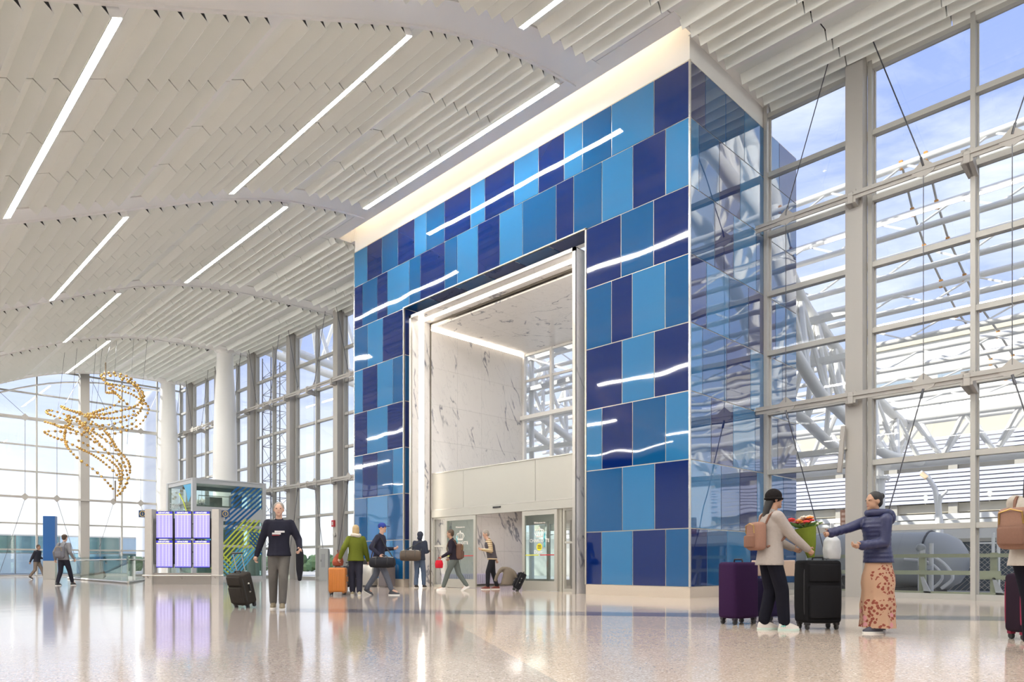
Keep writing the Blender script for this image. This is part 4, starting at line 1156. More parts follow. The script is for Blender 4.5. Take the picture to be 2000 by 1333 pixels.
# ---- departure board: two stone posts, six screens, base (local +Y points away from the viewer)
P0 = ground(295, 1142); P1 = ground(425, 1142)
mid = (P0+P1)/2; ax = (P1-P0).normalized(); W = (P1-P0).length
bd = thing('departure_board', 'free-standing departure board with six purple screens between two stone-clad posts', 'information board', mid, math.atan2(ax.y, ax.x))
GREY = mat('board_grey', (0.33, 0.30, 0.27), 0.4, 0.3); STONE = mat('post_stone', (0.50, 0.47, 0.43), 0.4, bump=(5, 0.1, 0.01))
HB = 2.78
for s in (-1, 1):
    box_local(MB(), (s*W/2, 0, HB/2), (0.26, 0.40, HB)).build('post', STONE, bd, local=True)
    box_local(MB(), (s*(W/2-0.145), -0.12, HB/2-0.1), (0.03, 0.10, HB-0.2)).build('post_edge', SS, bd, local=True)
box_local(MB(), (0, 0, 0.21), (W-0.26, 0.30, 0.42)).build('base_cabinet', GREY, bd, local=True)
m = MB(); m.tube([(-W/2-0.15, -0.32, 0.33), (W/2+0.35, -0.32, 0.33)], 0.022, 8); g_ = m.build('bumper_rail', SS, bd, local=True)
for q in (-W/2, 0, W/2):
    m = MB(); m.tube([(q, -0.32, 0.33), (q, -0.16, 0.22)], 0.014, 6); m.build('bracket', SS, bd, local=True)
for z in (0.62+0.15, 1.2, 1.72, 2.25):
    box_local(MB(), (0, 0.07, z), (W-0.26, 0.05, 0.05)).build('cross_bar', SS, bd, local=True)
for q in (-W/2+0.22, -W/6+0.0, W/6+0.02, W/2-0.2):
    box_local(MB(), (q, 0.03, 1.60), (0.09, 0.06, 1.7)).build('upright', BLACK, bd, local=True)
SCR = mat('screen_lilac', (0.3, 0.28, 0.5), 0.3, emit=(0.50, 0.44, 0.95), estr=0.42); SCH = mat('screen_header', (0.03, 0.03, 0.3), 0.3, emit=(0.03, 0.03, 0.35), estr=0.9)
SCY = mat('screen_yellow', (0.6, 0.5, 0.1), 0.3, emit=(0.75, 0.62, 0.15), estr=0.9); SCW = mat('screen_white', (1, 1, 1), 0.3, emit=(0.9, 0.9, 1.0), estr=1.0); SCL = mat('screen_line', (0.2, 0.18, 0.45), 0.3, emit=(0.20, 0.17, 0.5), estr=0.4)
sw, sh = 0.62, 1.02
for row in range(2):
    for col_ in range(3):
        cx = -0.02 + (col_-1)*0.69 + 0.02; cz = 2.20 - row*1.075
        sc = box_local(MB(), (cx, -0.06, cz), (sw, 0.08, sh)).build('screen', BLACK, bd, local=True)
        def sub(nm, mm, x0, x1, z0, z1, y=-0.103):
            box_local(MB(), (cx+(x0+x1)/2, y, cz+(z0+z1)/2), (x1-x0, 0.006, z1-z0)).build(nm, mm, sc, local=True)
        sub('display', SCR, -sw/2+0.012, sw/2-0.012, -sh/2+0.012, sh/2-0.012)
        sub('header', SCH, -sw/2+0.012, sw/2-0.012, sh/2-0.10, sh/2-0.012, -0.106)
        sub('footer', SCH, -sw/2+0.012, sw/2-0.012, -sh/2+0.012, -sh/2+0.045, -0.106)
        sub('yellow_row', SCY, -sw/2+0.012, sw/2-0.012, sh/2-0.135, sh/2-0.105, -0.106)
        R_ = Matrix.Translation((cx-0.02, -0.112, cz+sh/2-0.057)) @ Matrix.Rotation(PI/2, 4, 'X')
        m = MB(); m.text('DEPARTURES', 0.07, R_, 0.001); m.build('heading', SCW, sc, local=True)
        m = MB()
        for k in range(22): m.box(cx-sw/2+0.02, -0.1085, cz+sh/2-0.165-k*0.037, cx+sw/2-0.02, -0.107, cz+sh/2-0.158-k*0.037)
        o = m.build('row_lines', SCL, sc, local=True); o['kind'] = 'stuff'
        m = MB(); rng = random.Random(row*3+col_)
        for q in (-0.2, -0.06, 0.06, 0.17): m.box(cx+q-0.003, -0.1105, cz-sh/2+0.06, cx+q+0.012, -0.109, cz+sh/2-0.15)
        o = m.build('column_glow', SCW if False else mat('screen_pale', (0.6, 0.6, 0.9), 0.3, emit=(0.62, 0.60, 0.97), estr=0.5), sc, local=True); o['kind'] = 'stuff'
# info signs on the posts
SGB = mat('sign_navy', (0.02, 0.05, 0.13), 0.4); SGY = mat('sign_gold', (0.75, 0.55, 0.12), 0.4)
for s, lb in ((-1, 'left'), (1, 'right')):
    cx = s*(W/2+0.30)
    pos = mid + ax*cx
    sg = thing('information_sign', 'small navy sign with a gold letter i in a ring, fixed to the %s post' % lb, 'sign', (pos.x, pos.y, HB-0.32), math.atan2(ax.y, ax.x), group='information signs')
    box_local(MB(), (0, 0.0, 0.16), (0.30, 0.05, 0.26)).build('plate', SGB, sg, local=True)
    box_local(MB(), (-s*0.16, 0.0, 0.16), (0.04, 0.04, 0.20)).build('bracket', SS, sg, local=True)
    m = MB(); m.tube([(0.1*math.cos(k*PI/12), -0.03, 0.16+0.1*math.sin(k*PI/12)) for k in range(25)], 0.009, 5, cap=False); m.build('ring', SGY, sg, local=True)
    m = MB(); m.text('i', 0.17, Matrix.Translation((0, -0.028, 0.16)) @ Matrix.Rotation(PI/2, 4, 'X')); m.build('letter', SGY, sg, local=True)

# ---- glass lift enclosure
KX0, KX1, KY0, KY1, KH = 12.40, 15.75, 33.5, 36.7, 4.66
kq = thing('lift_enclosure', 'glass and metal lift enclosure with blue and lime diagonal stripes', 'lift enclosure', (KX0, KY0, 0))
KM = mat('lift_frame', (0.55, 0.56, 0.56), 0.35, 0.4); STB = mat('stripe_blue', (0.01, 0.10, 0.28), 0.5); STL = mat('stripe_lime', (0.50, 0.58, 0.06), 0.5); STS = mat('stripe_sky', (0.08, 0.36, 0.60), 0.5)
for (xx, yy) in ((KX0, KY0), (KX1, KY0), (KX0, KY1), (KX1, KY1)):
    m = MB(); m.box(xx-0.09, yy-0.09, 0, xx+0.09, yy+0.09, KH); m.build('corner_post', KM, kq)
for z, h in ((KH-0.09, 0.09), (3.10, 0.32), (2.55, 0.05), (1.60, 0.06), (0.08, 0.08)):
    for (x0, y0, x1, y1) in ((KX0, KY0-0.06, KX1, KY0+0.06), (KX0, KY1-0.06, KX1, KY1+0.06), (KX0-0.06, KY0, KX0+0.06, KY1), (KX1-0.06, KY0, KX1+0.06, KY1)):
        if x0 < KX0 and z == 3.10: continue
        m = MB(); m.box(x0, y0, z-h, x1, y1, z+h); m.build('beam', KM, kq)
m = MB(); m.box(KX0-0.09, KY0-0.09, KH, KX1+0.09, KY1+0.09, KH+0.06); m.build('roof', KM, kq)
for (z0, z1) in ((0.16, 1.54), (1.66, 2.50), (2.60, 2.78), (3.42, KH-0.18)):
    m = MB(); m.box(KX0+0.09, KY0-0.01, z0, KX1-0.09, KY0+0.01, z1); m.build('pane', GLASSB, kq)
for (z0, z1) in ((0.16, 1.54), (1.66, 2.50), (2.60, KH-0.18)):
    m = MB(); m.box(KX0-0.01, KY0+0.09, z0, KX0+0.01, KY1-0.09, z1); m.build('pane', GLASSB, kq)
    m = MB(); m.box(KX1-0.01, KY0+0.09, z0, KX1+0.01, KY1-0.09, z1); m.build('pane', GLASSB, kq)
# lift car and machinery inside
m = MB(); m.box(KX0+0.4, KY0+0.7, 3.45, KX0+2.2, KY0+2.4, 3.55); m.box(KX0+1.2, KY0+1.2, 3.55, KX0+1.8, KY0+1.8, 4.0); m.box(KX0+2.3, KY0+1.0, 3.5, KX0+2.7, KY0+1.6, 4.15); m.build('machinery', GREY, kq)
m = MB(); m.box(KX0+0.5, KY0+0.9, 0.1, KX1-0.6, KY1-0.5, 2.4); m.build('lift_car', mat('lift_car_metal', (0.45, 0.50, 0.48), 0.25, 0.6), kq)
m = MB(); m.tube([(KX0+0.5, KY0+0.75, 3.55), (KX0+0.5, KY0+0.75, 4.0), (KX0+2.1, KY0+0.75, 4.0), (KX0+2.1, KY0+0.75, 3.55)], 0.02, 6); m.build('guard_rail', SS, kq)
def clip_band(u0, v0, du, dv, wd, x0, x1, z0, z1):
    """polygon of a slanting band clipped to a rectangle"""
    L = math.hypot(du, dv); ux, uz = du/L, dv/L; nx, nz = -uz, ux
    poly = [(u0-ux*9+nx*wd/2, v0-uz*9+nz*wd/2), (u0+ux*9+nx*wd/2, v0+uz*9+nz*wd/2), (u0+ux*9-nx*wd/2, v0+uz*9-nz*wd/2), (u0-ux*9-nx*wd/2, v0-uz*9-nz*wd/2)]
    for axis, val, sgn in ((0, x0, 1), (0, x1, -1), (1, z0, 1), (1, z1, -1)):
        out = []
        for i in range(len(poly)):
            a, b = poly[i], poly[(i+1) % len(poly)]
            ia, ib = (a[axis]-val)*sgn >= 0, (b[axis]-val)*sgn >= 0
            if ia: out.append(a)
            if ia != ib:
                t = (val-a[axis])/(b[axis]-a[axis]); out.append((a[0]+(b[0]-a[0])*t, a[1]+(b[1]-a[1])*t))
        poly = out
        if len(poly) < 3: return None
    return poly
yS = KY0-0.075
SOFF = {}
def stripe(poly, mm):
    global sgrp
    o_ = 0.003*sgrp
    if poly: m = MB(); m.prism(poly, yS-o_, yS+0.008-o_, 'y'); m.build('stripe', mm, kq)
sgrp = 0
for k in range(9):       # dark blue group rising to the right
    stripe(clip_band(KX0+1.55, 2.05+0.24*k, 1, 0.92, 0.09, KX0+1.42 if k < 6 else KX0+1.7, KX1-0.12, 1.72, KH-0.2), STB)
sgrp = 1
for k in range(8):       # lime group
    stripe(clip_band(KX0+2.3, 0.95+0.26*k, 1, 1.1, 0.07, KX0+1.2, KX1-0.12, 0.3, 2.9 if k > 3 else 2.45), STL)
sgrp = 2
for k in range(6):       # lime, falling
    stripe(clip_band(KX0+1.0, 0.35+0.22*k, 1, -0.9, 0.06, KX0+0.3, KX0+2.0, 0.2, 1.9), STL)
sgrp = 3
for k in range(7):       # sky blue group, lower right
    stripe(clip_band(KX0+1.9, 0.1+0.2*k, 1, 1.2, 0.07, KX0+1.7, KX1-0.12, 0.2, 1.5), STS)
sgrp = 4
for k in range(5):       # dark blue falling, right
    stripe(clip_band(KX0+2.9, 2.35-0.2*k, 1, -1.0, 0.07, KX0+2.6, KX1-0.12, 1.0, 2.3), STB)
sgrp = 5
for k in range(5):
    stripe(clip_band(KX0+0.9, 1.3-0.22*k, 1, -0.9, 0.06, KX0+0.8, KX0+2.1, 0.2, 1.3), STS)
m = MB(); m.prism([(KX0+0.5, 1.72), (KX0+0.5, 2.9), (KX0+0.95, 2.9), (KX0+1.15, 2.3), (KX0+0.95, 1.72)], yS+0.001, yS+0.009, 'y'); m.build('blue_swash', STS, kq)
# side face: blue swash, lime curve and the word Elevator
xS = KX0-0.075
m = MB(); m.prism([(KY0+0.15, 3.9), (KY0+0.15, KH-0.2), (KY0+1.1, KH-0.2), (KY0+0.75, 4.15), (KY0+0.5, 3.6)], xS, xS+0.008, 'x'); m.build('blue_swash', STS, kq)
m = MB(); m.tube(bez([(xS, KY0+1.6, 4.1), (xS, KY0+1.0, 3.6), (xS, KY0+0.5, 2.9), (xS, KY0+0.2, 2.2)]), 0.03, 6); m.build('lime_line', STL, kq)
m = MB(); m.text('Elevator', 0.42, Matrix.Translation((xS, KY0+2.2, 3.55)) @ Matrix.Rotation(-PI/2, 4, 'Z') @ Matrix.Rotation(PI/2, 4, 'X')); m.build('lettering', mat('grey_letter', (0.35, 0.37, 0.38), 0.5), kq)

# ---- blue pylon
pc = ground(98, 1133)
py_ = thing('pylon_sign', 'tall slim blue pylon on a steel base near the end windows', 'pylon', pc)
box_local(MB(), (0, 0, 0.45), (0.50, 0.34, 0.90)).build('base', SS, py_, local=True)
m = MB(); m.box(-0.25, -0.16, 0.9, 0.25, 0.16, 3.02); m.build('panel', mat('pylon_blue', (0.02, 0.10, 0.30), 0.3), py_, local=True)
m = MB(); m.box(-0.257, -0.15, 0.92, -0.25, 0.15, 3.0); m.build('side_panel', mat('pylon_side', (0.30, 0.50, 0.68), 0.4), py_, local=True)
py_.rotation_euler.z = math.radians(-28)

# ---- grey access post near the left windows
gp = ground(633, 1135)
a = thing('access_post', 'waist-high grey metal access post with a sloping top by the windows', 'post', gp, -YAW)
m = MB(); m.prism([(-0.10, 0), (0.26, 0), (0.26, 1.25), (0.16, 1.42), (-0.10, 1.45)], -0.2, 0.2, 'x'); m.build('body', mat('post_grey', (0.38, 0.39, 0.38), 0.4, 0.3), a, local=True)
m = MB(); m.box(-0.10, -0.112, 0.6, 0.06, -0.10, 1.2); m.build('hatch', mat('post_hatch', (0.30, 0.31, 0.31), 0.4, 0.3), a, local=True)
m = MB(); m.box(-0.12, -0.118, 0.85, -0.10, -0.108, 0.95); m.build('latch', BLACK, a, local=True)

# fire alarm and sounder on the steel column
cyl = 28.95
fa = thing('fire_alarm', 'small red fire alarm call point on the column left of the blue block', 'fire alarm', (17.04, cyl, z_at(1023, 17.0, cyl)))
zf = fa.location.z
m = MB(); m.box(16.97, cyl-0.02, zf-0.15, 17.05, cyl+0.2, zf+0.15); m.build('housing', mat('alarm_red', (0.45, 0.03, 0.04), 0.4), fa)
m = MB(); m.box(16.955, cyl+0.05, zf-0.08, 16.97, cyl+0.13, zf+0.08); m.build('lens', mat('alarm_white', (0.8, 0.78, 0.75), 0.4), fa)
so = thing('sounder', 'round pale alarm sounder below the red call point', 'alarm sounder', (17.04, cyl, z_at(1045, 17, cyl)))
m = MB(); m.lathe([(0.11, 0), (0.11, 0.06), (0.06, 0.09)], 16, M=Matrix.Translation((17.05, cyl, z_at(1045, 17, cyl))) @ Matrix.Rotation(-PI/2, 4, 'Y')); m.build('body', STEELP, so)
# brown sign and tilted sensor box on the right-hand column
bs = thing('wall_notice', 'small brown notice plate on the glass left of the near steel column', 'sign', (17.3, y_on_x(1646, 17.3), z_at(1013, 17.3, y_on_x(1646, 17.3))))
q = bs.location
m = MB(); m.box(q.x-0.02, q.y-0.10, q.z-0.24, q.x, q.y+0.05, q.z+0.20); m.build('plate', mat('notice_brown', (0.32, 0.18, 0.13), 0.5), bs)
m = MB()
for dz in (0.1, -0.02, -0.13): m.box(q.x-0.026, q.y-0.06, q.z+dz-0.03, q.x-0.02, q.y+0.02, q.z+dz+0.03)
m.build('markings', mat('notice_light', (0.55, 0.42, 0.36), 0.5), bs)
tb = thing('speaker_panel', 'slim tilted grey speaker bar on the near steel column', 'loudspeaker', (16.98, 6.2, z_at(890, 16.9, 6.2)))
q = tb.location
m = MB(); m.rbox((0, 0, 0), (0.10, 0.10, 1.08), 0.015, 2, M=Matrix.Translation((16.93, 6.33, z_at(878, 16.9, 6.3))) @ Matrix.Rotation(math.radians(5), 4, 'X')); m.build('bar', STEELP, tb)
m = MB(); m.box(16.95, 6.24, q.z+0.15, 17.06, 6.3, q.z+0.2); m.build('bracket', SS, tb)

# ---- glass balustrade round the stair opening
bl = thing('glass_balustrade', 'glass balustrade with steel handrail round the stair opening left of the board', 'balustrade', ground(190, 1137))
def bal(p, q, n, h=1.07, rail=0.93):
    p = Vector(p); q = Vector(q); d = (q-p)/n; u = d.normalized(); nn = Vector((-u.y, u.x, 0))*0.008
    for k in range(n):
        a_ = p+d*k+u*0.01; b_ = p+d*(k+1)-u*0.01
        m = MB(); m.add([a_-nn, b_-nn, b_+nn, a_+nn] + [v+Vector((0, 0, h)) for v in (a_-nn, b_-nn, b_+nn, a_+nn)], [(0,1,2,3),(4,5,6,7),(0,1,5,4),(1,2,6,5),(2,3,7,6),(3,0,4,7)]); m.build('glass_panel', GLASSB, bl)
        c_ = (a_+b_)/2; m = MB(); m.tube([c_+Vector((0, 0, rail-0.03)), c_+Vector((0, 0, rail-0.03))-nn*9], 0.02, 6); m.build('bracket', BLACK, bl)
    off = -nn*9
    m = MB(); m.tube([p+off+Vector((0, 0, rail)), q+off+Vector((0, 0, rail))], 0.024, 8); m.build('handrail', SS, bl, smooth=True)
    m = MB(); m.tube([p+Vector((0, 0, 0.05)), q+Vector((0, 0, 0.05))], 0.05, 4); m.build('base_shoe', SS, bl)
cA = ground(133, 1131.5); cB = ground(250, 1141); cC = ground(288, 1133.5); cD = ground(160, 1127.6)
bal(cA, cB, 4); bal(cB, cC, 3); bal(cD, cA, 1)
m = MB()
mm_ = (cB*0.6+cA*0.4)
sl_ = thing('escalator', 'pale metal escalator balustrade rising behind the glass balustrade', 'escalator', ground(215, 1131))
q = ground(215, 1131)
for off in (0.0, 1.1):
    m = MB(); m.tube(bez([q+RIGHT*(-1.5)+FWD*off+Vector((0, 0, 0.15)), q+RIGHT*(-0.2)+FWD*off+Vector((0, 0, 0.35)), q+RIGHT*0.9+FWD*off+Vector((0, 0, 0.85)), q+RIGHT*1.5+FWD*off+Vector((0, 0, 0.9)), q+RIGHT*1.75+FWD*off+Vector((0, 0, 0.6))]), 0.05, 8); m.build('handrail', BLACK, sl_, smooth=True)
    m = MB(); c0 = q+FWD*off
    m.add([c0+RIGHT*a_+Vector((0, 0, b_))+FWD*e_ for e_ in (0, 0.06) for a_, b_ in ((-1.5, 0.0), (1.6, 0.0), (1.6, 0.7), (0.9, 0.75), (-0.2, 0.28), (-1.5, 0.1))], [(0,1,2,3,4,5),(11,10,9,8,7,6)]+[(i, (i+1)%6, (i+1)%6+6, i+6) for i in range(6)]); m.build('skirt_panel', mat('escalator_pale', (0.7, 0.72, 0.72), 0.25, 0.3), sl_)

# ---- litter bin, yellow post beside it
bp_ = Vector((13.30, 20.35, 0))
bn_ = thing('litter_bin', 'round steel litter bin with a black rim by the blue wall', 'bin', bp_)
m = MB(); m.lathe([(0.25, 0.04), (0.26, 0.06), (0.26, 0.74), (0.25, 0.76)], 28); m.build('body', SS, bn_, smooth=True, local=True)
m = MB(); m.lathe([(0.27, 0.74), (0.285, 0.78), (0.285, 0.88), (0.24, 0.93), (0.13, 0.94), (0.12, 0.86)], 28); m.build('rim', BLACK, bn_, smooth=True, local=True)
m = MB(); m.lathe([(0.24, 0), (0.24, 0.05)], 24); m.build('foot', BLACK, bn_, local=True)
b2 = thing('recycling_bin', 'dark square recycling bin against the blue wall beside the round bin', 'bin', (13.42, 19.52, 0))
box_local(MB(), (0, 0, 0.36), (0.40, 0.42, 0.70), 0.03).build('body', mat('bin_brown', (0.12, 0.10, 0.10), 0.5), b2, local=True)
box_local(MB(), (0, 0, 0.75), (0.42, 0.44, 0.08), 0.02).build('lid', BLACK, b2, local=True)
yp = ground(714, 1145) - FWD*0.5
y_ = thing('barrier_post', 'thin yellow barrier post on a black foot left of the bin', 'barrier', (12.95, 20.75, 0))
m = MB(); m.tube([(0, 0, 0.03), (0, 0, 0.88)], 0.022, 10); m.build('pole', mat('yellow_paint', (0.80, 0.42, 0.02), 0.4), y_, local=True)
m = MB(); m.lathe([(0.17, 0), (0.17, 0.02), (0.05, 0.05)], 20); m.build('foot', BLACK, y_, local=True)
m = MB(); m.tube([tuple(RIGHT*-0.02+Vector((0, 0, 0.93))), tuple(RIGHT*0.26+Vector((0, 0, 0.93)))], [0.06, 0.06], 10); m.build('belt_head', MATS['yellow_paint'], y_, local=True)

# ---- suspended bead sculpture
DS = 35.6
sc_ = thing('bead_sculpture', 'hanging sculpture of curling bead strands in gold, shaped like two swooping wings', 'sculpture', at_depth(190, 850, DS))
WIRE = mat('strand_wire', (0.22, 0.17, 0.12), 0.4, 0.6); BEAD = mat('bead_gold', (0.60, 0.36, 0.10), 0.22, 0.7)
STR = [
 [(600,160),(700,135),(850,170),(960,270),(995,380),(900,460),(720,500),(560,540),(430,540)],
 [(620,190),(720,160),(850,200),(930,270),(975,370),(930,440),(780,490),(620,520),(480,520)],
 [(650,220),(760,290),(900,340),(990,420),(940,510),(800,550),(640,560),(470,545)],
 [(650,320),(740,330),(790,380),(720,445),(600,485),(470,530)],
 [(660,240),(820,265),(960,330),(1000,400),(1050,480),(960,620),(800,685),(640,710),(440,690)],
 [(780,190),(900,240),(1000,330),(980,470),(920,540),(800,590),(620,625),(450,600)],
 [(680,260),(800,380),(900,480),(940,560),(880,620),(760,650),(560,660),(300,630)],
 [(470,530),(330,490),(240,445),(255,465),(300,480),(430,510)],
 [(400,570),(290,530),(160,490),(105,490),(110,515),(190,545),(270,570),(400,590)],
 [(75,590),(150,610),(230,640),(300,650),(400,690)],
 [(450,720),(290,690),(190,680),(90,682),(95,700),(180,740),(270,770),(370,820),(430,850),(530,900),(630,970),(740,1070),(790,1160)],
 [(400,580),(500,660),(640,760),(760,880),(830,1010),(850,1130),(800,1230),(745,1290)],
 [(420,610),(560,700),(720,810),(850,950),(875,1060),(840,1180),(780,1265)],
 [(300,650),(450,720),(560,790),(680,890),(780,990),(800,1100),(770,1220)],
 [(380,760),(500,820),(600,890),(700,960),(770,1040),(780,1150)],
 [(290,520),(300,600),(270,690),(270,770),(310,850),(400,940),(540,1040),(650,1140),(720,1220)],
 [(480,560),(620,660),(700,750),(760,850),(860,960),(875,1050)],
 [(400,600),(540,740),(640,850),(760,960),(810,1080),(760,1250)],
 [(600,160),(640,220),(690,290),(740,320)],
 [(150,600),(230,640),(320,610),(300,560),(380,540),(440,500)],
]
for k, s in enumerate(STR):
    pts = []
    for j, (u, v) in enumerate(s):
        px_ = 70+u/4.76; pyy = 700+v/4.76
        dd = DS + 1.1*math.sin(k*0.9 + j*0.75) 
        pts.append(tuple(at_depth(px_, pyy, dd)))
    fine = bez(pts, max(16, len(pts)*6))
    m = MB(); m.tube(fine, 0.010, 5); st_ = m.build('strand', WIRE, sc_)
    m = MB(); acc = 0.12; 
    for a_, b_ in zip(fine, fine[1:]):
        L_ = (b_-a_).length; 
        while acc < L_:
            m.ball(a_+(b_-a_)*(acc/L_), 0.066 if random.random() > 0.3 else 0.08, 8, 5); acc += 0.29
        acc -= L_
    if m.v:
        o = m.build('beads', BEAD, st_, smooth=True); o['kind'] = 'stuff'
for (u, v0, v1) in ((648, 40, 325), (738, 1140, 1333)):
    m = MB(); m.tube([at_depth(70+u/4.76, 700+v0/4.76, DS), at_depth(70+u/4.76, 700+v1/4.76, DS)], 0.035, 6); m.build('spar', WIRE, sc_)
for (u, v) in ((205, 480), (560, 500), (320, 560), (640, 60), (980, 380), (850, 800), (500, 640), (690, 870)):
    p = at_depth(70+u/4.76, 700+v/4.76, DS); m = MB(); m.tube([p, (p.x+0.3, p.y, prof(p.x+0.3)-0.05)], 0.007, 4); m.build('cable', SSD, sc_)
# ================================================================ PEOPLE AND LUGGAGE
def remeshed(mb, voxel, smooth_it=3):
    me = bpy.data.meshes.new('tmp'); me.from_pydata([tuple(v) for v in mb.v], [], mb.f)
    bm = bmesh.new(); bm.from_mesh(me); bmesh.ops.recalc_face_normals(bm, faces=bm.faces[:]); bm.to_mesh(me); bm.free()
    o = bpy.data.objects.new('tmp', me); COL.objects.link(o)
    md = o.modifiers.new('r', 'REMESH'); md.mode = 'VOXEL'; md.voxel_size = voxel; md.use_smooth_shade = True
    ms_ = o.modifiers.new('s', 'SMOOTH'); ms_.factor = 0.5; ms_.iterations = smooth_it
    dg = bpy.context.evaluated_depsgraph_get()
    out = bpy.data.meshes.new_from_object(o.evaluated_get(dg))
    bpy.data.objects.remove(o); bpy.data.meshes.remove(me)
    return out
def put(me, name, m, parent):
    me.name = name; me.materials.clear(); me.materials.append(m)
    for p in me.polygons: p.use_smooth = True
    o = bpy.data.objects.new(name, me); COL.objects.link(o); o.parent = parent
    return o
def ik(a, b, l1, l2, bend):
    a, b = Vector(a), Vector(b); d = b-a; L = min(d.length, (l1+l2)*0.999); u = d.normalized()
    x = (l1*l1-l2*l2+L*L)/(2*L); h = math.sqrt(max(0, l1*l1-x*x))
    bn = Vector(bend); bn = (bn - u*bn.dot(u)); bn.normalize()
    return a+u*x+bn*h, a+u*L
def limb(mb, pts, rr, n=12):
    pts = [Vector(p) for p in pts]
    for i in range(len(pts)-1):
        mb.tube([pts[i], pts[i+1]], [rr[i], rr[i+1]], n)
    for p, r in zip(pts, rr): mb.ball(p, r, n, 8)
def ell_chain(mb, rings, M):
    mb.loft(rings, 18, M)
SKINS = {'light': (0.55, 0.34, 0.25), 'tan': (0.40, 0.23, 0.15), 'dark': (0.13, 0.07, 0.045)}
def cloth(name, col, sc=14, st=0.35, d=0.01): return mat(name, col, 0.9, spec=0.15, bump=(sc, st, d))
def person(label, loc, face, H=1.75, skin='light', top=None, bottom=None, shoes=None, hair=None, feet=((-0.1, 0.0, 0), (0.1, 0.0, 0)),
           hands=None, lean=0.0, vox=0.017, top_len=0.86, sleeve=1.0, skirt=None, puffer=False, head_turn=0.0, extra=None, sole=None, female=False, loose=1.0, head_tilt=0.0, elbow=None):
    """local frame: +Y faces forward, +X is the person's right, feet on z = 0"""
    k = H/1.75
    t = thing('person', label, 'person', loc, rot_z(face))
    hipz = 0.95*k - 0.05*abs(feet[0][1]-feet[1][1])
    hip = Vector((0, 0, hipz))
    ch = Vector((0, math.sin(lean)*0.50*k, hipz+math.cos(lean)*0.50*k))        # base of neck
    sh_w = (0.165 if female else 0.176)*k
    shl = [Vector((s*sh_w, ch.y-0.01, ch.z-0.05*k)) for s in (-1, 1)]
    hj = [Vector((s*0.085*k, 0, hipz-0.02)) for s in (-1, 1)]
    ank, knee = [], []
    for s, f, j in zip((-1, 1), feet, hj):
        a = Vector((f[0]*k, f[1]*k, 0.085*k+f[2]*k)); kn, a2 = ik(j, a, 0.43*k, 0.42*k, (0, 1, 0)); ank.append(a2); knee.append(kn)
    if hands is None: hands = ((-0.26, 0.08, 0.80), (0.26, 0.02, 0.80))
    el, wr = [], []
    for i, (s, h) in enumerate(zip((-1, 1), hands)):
        b = (s*0.3, -1, -0.2) if elbow is None else elbow[i]
        e, w_ = ik(shl[i], Vector(h)*k, 0.29*k, 0.26*k, b); el.append(e); wr.append(w_)
    head = ch + Vector((0, 0.03*k+math.sin(lean+head_tilt)*0.10*k, 0.175*k))
    # ---- body, one continuous skin
    b = MB()
    M = Matrix.Identity(4)
    L = (ch-hip)
    def ring(f, rx, ry, dy=0): p = hip+L*f; return (p.x, p.y+dy*k, p.z, rx*k, ry*k)
    tor = [ring(-0.12, 0.12, 0.08), ring(0.0, 0.150 if not female else 0.158, 0.105), ring(0.22, 0.135 if not female else 0.118, 0.09), ring(0.45, 0.14 if not female else 0.125, 0.095, 0.01),
           ring(0.7, 0.155 if not female else 0.14, 0.11, 0.01), ring(0.88, 0.15, 0.09), ring(1.0, 0.075, 0.06), ring(1.05, 0.05, 0.05)]
    b.loft(tor, 18)
    limb(b, [ch-Vector((0, 0, 0.05*k)), head-Vector((0, 0.012*k, 0.06*k))], [0.056*k, 0.05*k])
    for i in range(2):
        limb(b, [shl[i], el[i], wr[i]], [0.05*k, 0.038*k, 0.025*k]); b.tube([ch-Vector((0, 0, 0.07*k)), shl[i]], [0.07*k, 0.05*k], 12)
        limb(b, [hj[i], knee[i], ank[i]], [0.085*k, 0.055*k, 0.038*k])
        ft = ank[i]+Vector((0, 0.12*k, -0.05*k)); limb(b, [ank[i], ft], [0.036*k, 0.028*k])
    # head: cranium, jaw, nose, ears
    R = Matrix.Translation(head) @ Matrix.Rotation(head_turn, 4, 'Z') @ Matrix.Rotation(-(lean*0.3+head_tilt), 4, 'X')
    hb = MB()
    hb.ball((0, -0.01*k, 0.025*k), (0.074*k, 0.092*k, 0.092*k), 18, 12); hb.ball((0, 0.018*k, -0.035*k), (0.058*k, 0.066*k, 0.078*k), 16, 10)
    hb.tube([(0, 0.076*k, 0.018*k), (0, 0.097*k, -0.018*k)], [0.009*k, 0.014*k], 8)
    hb.ball((0, 0.066*k, -0.088*k), 0.025*k, 8, 6)
    for s in (-1, 1): hb.ball((s*0.075*k, -0.008*k, -0.005*k), (0.012*k, 0.022*k, 0.032*k), 8, 6); hb.ball((s*0.032*k, 0.074*k, 0.024*k), (0.022*k, 0.014*k, 0.010*k), 8, 5)
    b.add(hb.v, hb.f, R)
    me = remeshed(b, 0.0115*k, 2)
    # hands with five bent fingers, joined to the same mesh
    hm = MB()
